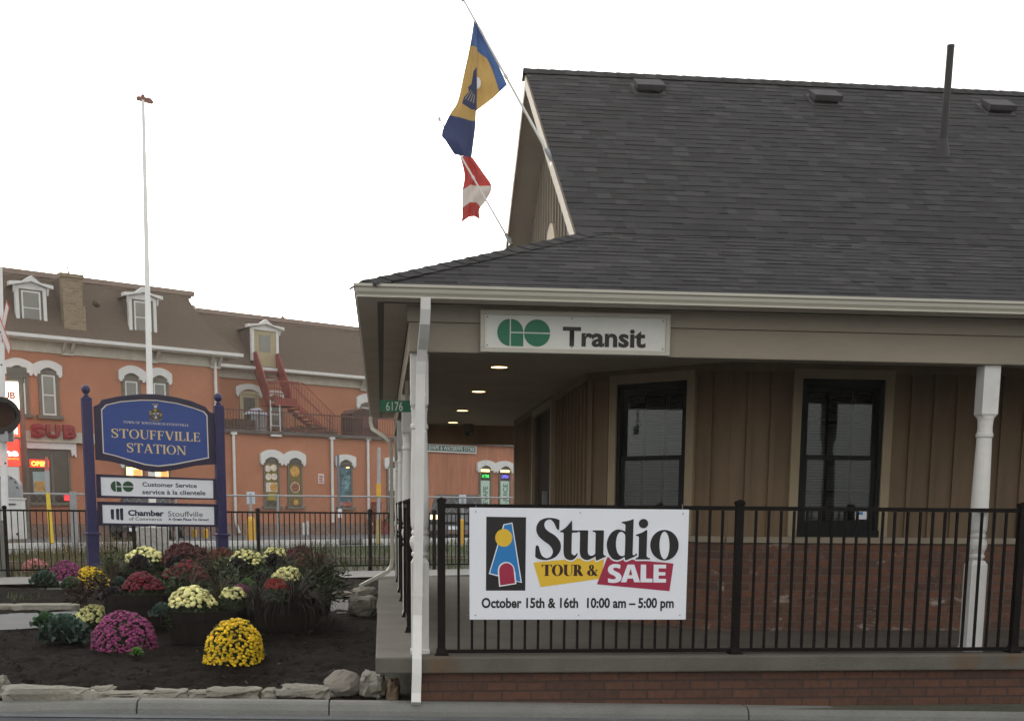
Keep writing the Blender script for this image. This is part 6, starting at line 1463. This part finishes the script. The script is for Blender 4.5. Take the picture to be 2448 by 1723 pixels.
topmum('cream chrysanthemum at the back left of the planters', 303, 390, 1312, 1338, 14.0, 'cream', 110, r=.026)
topmum('widest dark red chrysanthemum under the white sign board', 385, 500, 1303, 1342, 14.1, 'dark red', 330, r=.023)
topmum('low rust chrysanthemum before the right sign post', 497, 562, 1311, 1332, 14.5, 'rust', 150, r=.02)
topmum('cream chrysanthemum right of the right sign post', 550, 632, 1315, 1346, 14.0, 'cream', 85, r=.026)
topmum('thin cream chrysanthemum at the back right of the planters', 630, 686, 1310, 1330, 14.8, 'cream', 60, r=.024)
topmum('maroon chrysanthemum farthest right at the back', 684, 752, 1307, 1330, 14.7, 'maroon', 170, r=.022)
topmum('rust red chrysanthemum at the right end of the planters', 708, 790, 1322, 1346, 14.2, 'rust', 190, r=.021)
def topkale(label, px, py, D, wpx, m, n=34): p = at_d(px, py, D); R = wpx/2*D/F_PX; p.z -= R*.8; return kale('ornamental_cabbage', label, p, R*1.1, R*1.1, m, n)
topkale('dark green cabbage hanging over the left rim of the front planter', 388, 1452, 11.2, 64, M_kale, 38)
topkale('purple cabbage left of the crimson flowers', 268, 1412, 12.2, 60, M_kalep)
topkale('dark purple cabbage in front of the back left cream flowers', 333, 1338, 13.6, 62, M_kalep)
topkale('dark purple cabbage in front of the widest dark red flowers', 420, 1340, 13.7, 58, M_kalep)
topkale('dark purple cabbage in front of the cream flowers by the right post', 568, 1344, 13.6, 58, M_kalep)
topkale('dark purple cabbage between the two back right cream flowers', 655, 1334, 14.1, 60, M_kalep)
topkale('small green cabbage above the middle of the front planter', 590, 1388, 12.4, 40, M_kaleb, 24)
topkale('green cabbage left of the crimson flowers at the back', 285, 1385, 12.9, 44, M_kale)
topkale('purple cabbage between the scarlet and the small magenta flowers', 625, 1378, 13.0, 46, M_kalep)
def tg(label, px, py, D, L, n, m, spread=1.0): p = at_d(px, py, D); return fgrass('fountain_grass', label, p, L, n, m, spread=spread)
tg('large dark purple fountain grass drooping over the right planter', 702, 1470, 12.5, .86, 300, M_pgrass, 1.25)
tg('olive fountain grass behind the front cream flowers', 530, 1440, 11.8, .50, 110, M_ggrass, 1.0)
tg('reddish fountain grass at the right end of the back planters', 752, 1376, 13.5, .72, 190, M_ggrass, 1.1)
tg('thin fountain grass in the middle of the planters', 455, 1412, 12.7, .52, 90, M_ggrass, 1.2)
tg('fountain grass at the back left edge of the planters', 268, 1382, 13.6, .46, 130, M_ggrass, 1.0)
tg('fountain grass between the crimson and the back cream flowers', 520, 1372, 13.4, .46, 90, M_ggrass, 1.0)
tg('purple fountain grass right of the front planter', 612, 1458, 11.4, .52, 110, M_pgrass, 1.1)
# low dark leafy fill between planters
def filler(label, px, py, D, rx, h, m=None):
    p = at_d(px, py, D); p.z = max(.24, p.z); t = thing('leafy_perennial', label, 'plant', p, 'dark leafy perennials between the planters'); b = MB(); b.keep = True
    for i in range(420):
        z = RN.random(); a = RN.uniform(0, 2*pi); k = RN.uniform(.55, 1)*(1+.2*sin(a*3+px)); rad = sqrt(1-z*z); q = Vector((cos(a)*rad*rx*k, sin(a)*rad*rx*k, z*h*k)); d = Vector((cos(a)+RN.uniform(-.6, .6), sin(a)+RN.uniform(-.6, .6), RN.uniform(-.2, 1))).normalized()
        leafquad(b, q, d, Vector((0, 0, 1)) if abs(d.z) < .9 else Vector((1, 0, 0)), RN.uniform(.05, .10), RN.uniform(.025, .05), RN.uniform(.5, 1.5))
    put('leaves', b, m or M_leafd, t, local=True)
M_redleaf = tonemat('red brown foliage', (.045, .020, .014), .8, bump=0, bscale=30)
filler('red-brown leafy plant behind the left cream flowers', 232, 1440, 12.8, .30, .26, M_redleaf)
filler('dark leafy plant under the crimson flowers', 400, 1440, 12.7, .32, .38)
filler('dark leafy plant under the back left cream flowers', 290, 1400, 14.2, .34, .42)
filler('dark leafy plant left of the scarlet flowers', 560, 1440, 13.0, .36, .48)
filler('dark leafy plant under the rust red flowers', 770, 1412, 14.0, .34, .42)
filler('dark leafy plant under the thin cream flowers', 660, 1430, 13.6, .38, .46)
filler('dark leafy plant behind the large fountain grass', 760, 1440, 13.0, .26, .34)
filler('dark leafy plant under the wide crimson flowers', 460, 1440, 13.6, .36, .5)
# border stones and boulders
def stonemesh(b, c, sx, sy, sz, seed, rough=.18, cut=None, tone=1.0, rz=0, nu=26, nv=16):
    rn = random.Random(seed); off = Vector((rn.uniform(0, 50), rn.uniform(0, 50), rn.uniform(0, 50))); V = []; cr_, sr_ = cos(rz), sin(rz)
    for j in range(nv+1):
        for i in range(nu):
            a = 2*pi*i/nu; e = -pi/2+pi*j/nv; p = Vector((cos(a)*cos(e), sin(a)*cos(e), sin(e)))
            if cut: p = Vector([max(-1, min(1, math.copysign(abs(q)**cut, q))) for q in p])
            f = 1+rough*noise.noise(p*1.3+off)+rough*.6*noise.noise(p*3.1+off)+rough*.35*noise.noise(p*8+off)
            q = Vector((p.x*sx*f, p.y*sy*f, p.z*sz*f)); V.append(Vector(c)+Vector((q.x*cr_-q.y*sr_, q.x*sr_+q.y*cr_, q.z)))
    b.add(V, [(j*nu+i, j*nu+(i+1) % nu, (j+1)*nu+(i+1) % nu, (j+1)*nu+i) for j in range(nv) for i in range(nu)])
def stone(label, px0, px1, ytop, ybot, z, depth, m, seed, cut=.55, rough=.16, name='border_stone', group='flat stones edging the front bed', sink=.04, cat='stone'):
    p = at_z((px0+px1)/2, ybot, z); D = (p-EYE).dot(CF); w = (px1-px0)*D/F_PX; h = (ybot-ytop)*D/F_PX*.9; b = MB(); c = Vector((p.x, p.y+depth/2, z+h/2-sink/2))
    stonemesh(b, c, w/2*1.03, depth/2, h/2+sink/2, seed, rough, cut); return tag(put(name, b, m, None, origin=c, smooth=False), label, cat, group)
def q5(x, y): return x/2.4168, 1250+y/2.4168
M_stone2 = mat('pale limestone', (.26, .245, .205), .9, .22, 7, .9, 30, (.19, .165, .12), .6, dirt=.35)
for i, (x0, x1, y0, y1, lab, mm) in enumerate(((-60, 22, 880, 1000, 'pale stone cut off by the left edge of the photo', M_stone2), (18, 530, 940, 1062, 'longest pale flat stone at the left of the kerb', M_stone2), (525, 642, 945, 990, 'small brown stone right of the longest pale stone', M_stone), (548, 838, 978, 1008, 'thin low stone between the small brown and the pale straight stones', M_stone), (850, 1072, 963, 1003, 'pale straight edged stone above the first kerb joint', M_stone2), (1085, 1242, 968, 1002, 'short grey stone left of the brown topped stone', M_stone), (1205, 1497, 950, 1002, 'brown topped flat stone at the middle of the kerb', M_stone), (1508, 1612, 962, 1000, 'short flat stone right of the brown topped stone', M_stone), (1608, 1897, 940, 1000, 'long light topped stone beside the round boulder', M_stone2))):
    a, c = q5(x0, y0), q5(x1, y1); stone(lab, a[0], c[0], a[1], c[1]+2, .185 if x0 > 0 else .2, .17, mm, 40+i, cut=.42, rough=.3)
for i, (x0, x1, y0, y1, lab, mm, cut, ro) in enumerate(((1865, 2092, 850, 1000, 'round grey-brown boulder at the corner of the porch', M_rock, 1.0, .12), (2088, 2226, 873, 1000, 'pale angular boulder right of the round one', M_stone2, .55, .28), (2228, 2312, 910, 1004, 'tan blocky boulder beside the nearest downspout', mat('tan boulder', (.22, .155, .10), .9, .2, 6, .6, 25), .5, .2))):
    a, c = q5(x0, y0), q5(x1, y1); stone(lab, a[0], c[0], a[1], c[1], .165, .34, mm, 70+i, cut, ro, 'boulder', 'boulders at the porch corner', .05, 'boulder')
for i, (x0, x1, y0, y1, lab, mm) in enumerate(((2040, 2178, 370, 420, 'long tan rock beside the porch at the back of the path', M_stone), (2010, 2180, 415, 528, 'sloping pale rock against the porch slab', M_stone2), (1918, 2042, 398, 424, 'low flat rock at the back edge of the path on the right', M_stone))):
    a, c = q5(x0, y0), q5(x1, y1); stone(lab, a[0], c[0], a[1], c[1], .27, .4, mm, 90+i, .7, .25, 'boulder', 'rocks along the path', .06, 'boulder')
for x0, x1, y0, y1, lab in ((-60, 62, 465, 507, 'short light edging block at the left end of the path'), (64, 440, 463, 507, 'long light edging block along the back of the path')):
    a, c = q5(x0, y0), q5(x1, y1); stone(lab, a[0], c[0], a[1], c[1], .26, .22, M_stone2, int(x1), .35, .08, 'edging_block', 'edging blocks along the path', .05)
# ------------------------------------------------------------------ uncountable stuff: mulch chips, weeds
b = MB(); b.keep = True
for i in range(5200):
    x = RN.uniform(-6.2, -.1); y = 8.75+RN.random()**1.4*5.2
    if y > front1c(x)-.1: continue
    z = soilz(x, y); a = RN.uniform(0, pi); L = RN.uniform(.008, .034); w = RN.uniform(.003, .010); d = Vector((cos(a), sin(a), RN.uniform(-.3, .5))); s = Vector((-sin(a), cos(a), RN.uniform(-.4, .4))); c = Vector((x, y, z+.004))
    b.add([c-d*L-s*w, c+d*L-s*w, c+d*L+s*w, c-d*L+s*w], [(0, 1, 2, 3)], RN.choice((.4, .7, 1, 1.5, 2.6, 9 if RN.random() < .06 else 1.2)))
struct(put('mulch_chips', b, M_chip), 'stuff')
b = MB(); b.keep = True
def blade(x, y, z, L, tone):
    a = RN.uniform(0, 2*pi); o = Vector((cos(a), sin(a), 0)); s = Vector((-sin(a), cos(a), 0))*RN.uniform(.006, .013); k = RN.uniform(.1, .6); p = Vector((x, y, z-.02))
    b.add([p-s, p+s, p+s*.6+o*L*k*.4+Vector((0, 0, L*.6)), p-s*.6+o*L*k*.4+Vector((0, 0, L*.6)), p+o*L*k+Vector((0, 0, L))], [(0, 1, 2, 3), (3, 2, 4)], tone)
for i in range(15000):
    t_ = RN.uniform(-4, 15); off = RN.uniform(-12.5, -.15); x, y = fp(t_, off)
    if -4.8 < off < -2.8 and RN.random() < .6: continue
    n_ = noise.noise(Vector((x*.5, y*.5, 4)))
    L = (.10 if t_ > 5 else .16)+.14*max(0, n_)+.10*RN.random()+(.25*RN.random() if n_ > .25 and t_ < 6 else 0); dry = max(0, min(1, .55-t_*.07+n_*.8+RN.uniform(-.3, .3)))
    tn = RN.uniform(.6, 1.3); blade(x, y, gz(x, y), L, (tn*(.9+1.1*dry), tn*(1.05-.05*dry), tn*(.95-.1*dry)))
for i in range(1500):
    x = RN.uniform(-6, -.4); y = back0(x)+RN.uniform(2.2, 3.4); n_ = noise.noise(Vector((x, y, 9)))
    if n_ > -.1: blade(x, y, gz(x, y)-.03, .08+.12*RN.random(), (RN.uniform(.6, 1.2),)*3)
struct(put('grass', b, M_grass), 'stuff')
b = MB(); b.keep = True; RN2 = random.Random(3)
for k in range(420):   # tall dry weeds along the fence
    t_ = RN2.uniform(-2.5, 8); off = RN2.choice((RN2.uniform(-1.2, -.1), RN2.uniform(-8, -5.5))); x, y = fp(t_, off); h = RN2.uniform(.15, .55)*(1 if t_ < 5 else .6); z = gz(x, y)-.03; tn = RN2.uniform(.6, 1.4)
    p0 = Vector((x, y, z)); p1 = p0+Vector((RN2.uniform(-.1, .1), RN2.uniform(-.1, .1), h)); b.cyl(p0, p1, .004, .002, n=3, cap=False, tone=(tn*1.2, tn*.9, tn*.6))
    for q in range(7):
        c = p0.lerp(p1, RN2.uniform(.3, 1)); a = RN2.uniform(0, 6.28); d = Vector((cos(a), sin(a), RN2.uniform(.0, .8))).normalized(); leafquad(b, c, d, Vector((0, 0, 1)), RN2.uniform(.04, .10), .016, (tn*RN2.uniform(.8, 1.5), tn*RN2.uniform(.8, 1.1), tn*.8))
struct(put('weeds', b, M_grass), 'stuff')
# ------------------------------------------------------------------ thin haze volume added to imitate lens glare over far things
b = MB(); b.box(-420, 420, -320, 420, -1.4, 12.6)
hz = struct(put('glare_haze', b, None), 'stuff')
hm, nt, bs = newmat('glare_haze'); nt.nodes.remove(bs); pv = nt.nodes.new('ShaderNodeVolumePrincipled')
pv.inputs['Color'].default_value = (1, .93, .82, 1); pv.inputs['Density'].default_value = .0007; pv.inputs['Anisotropy'].default_value = .6
nt.links.new(pv.outputs[0], nt.nodes['Material Output'].inputs['Volume']); hz.data.materials.append(hm)
SC.cycles.volume_bounces = 0
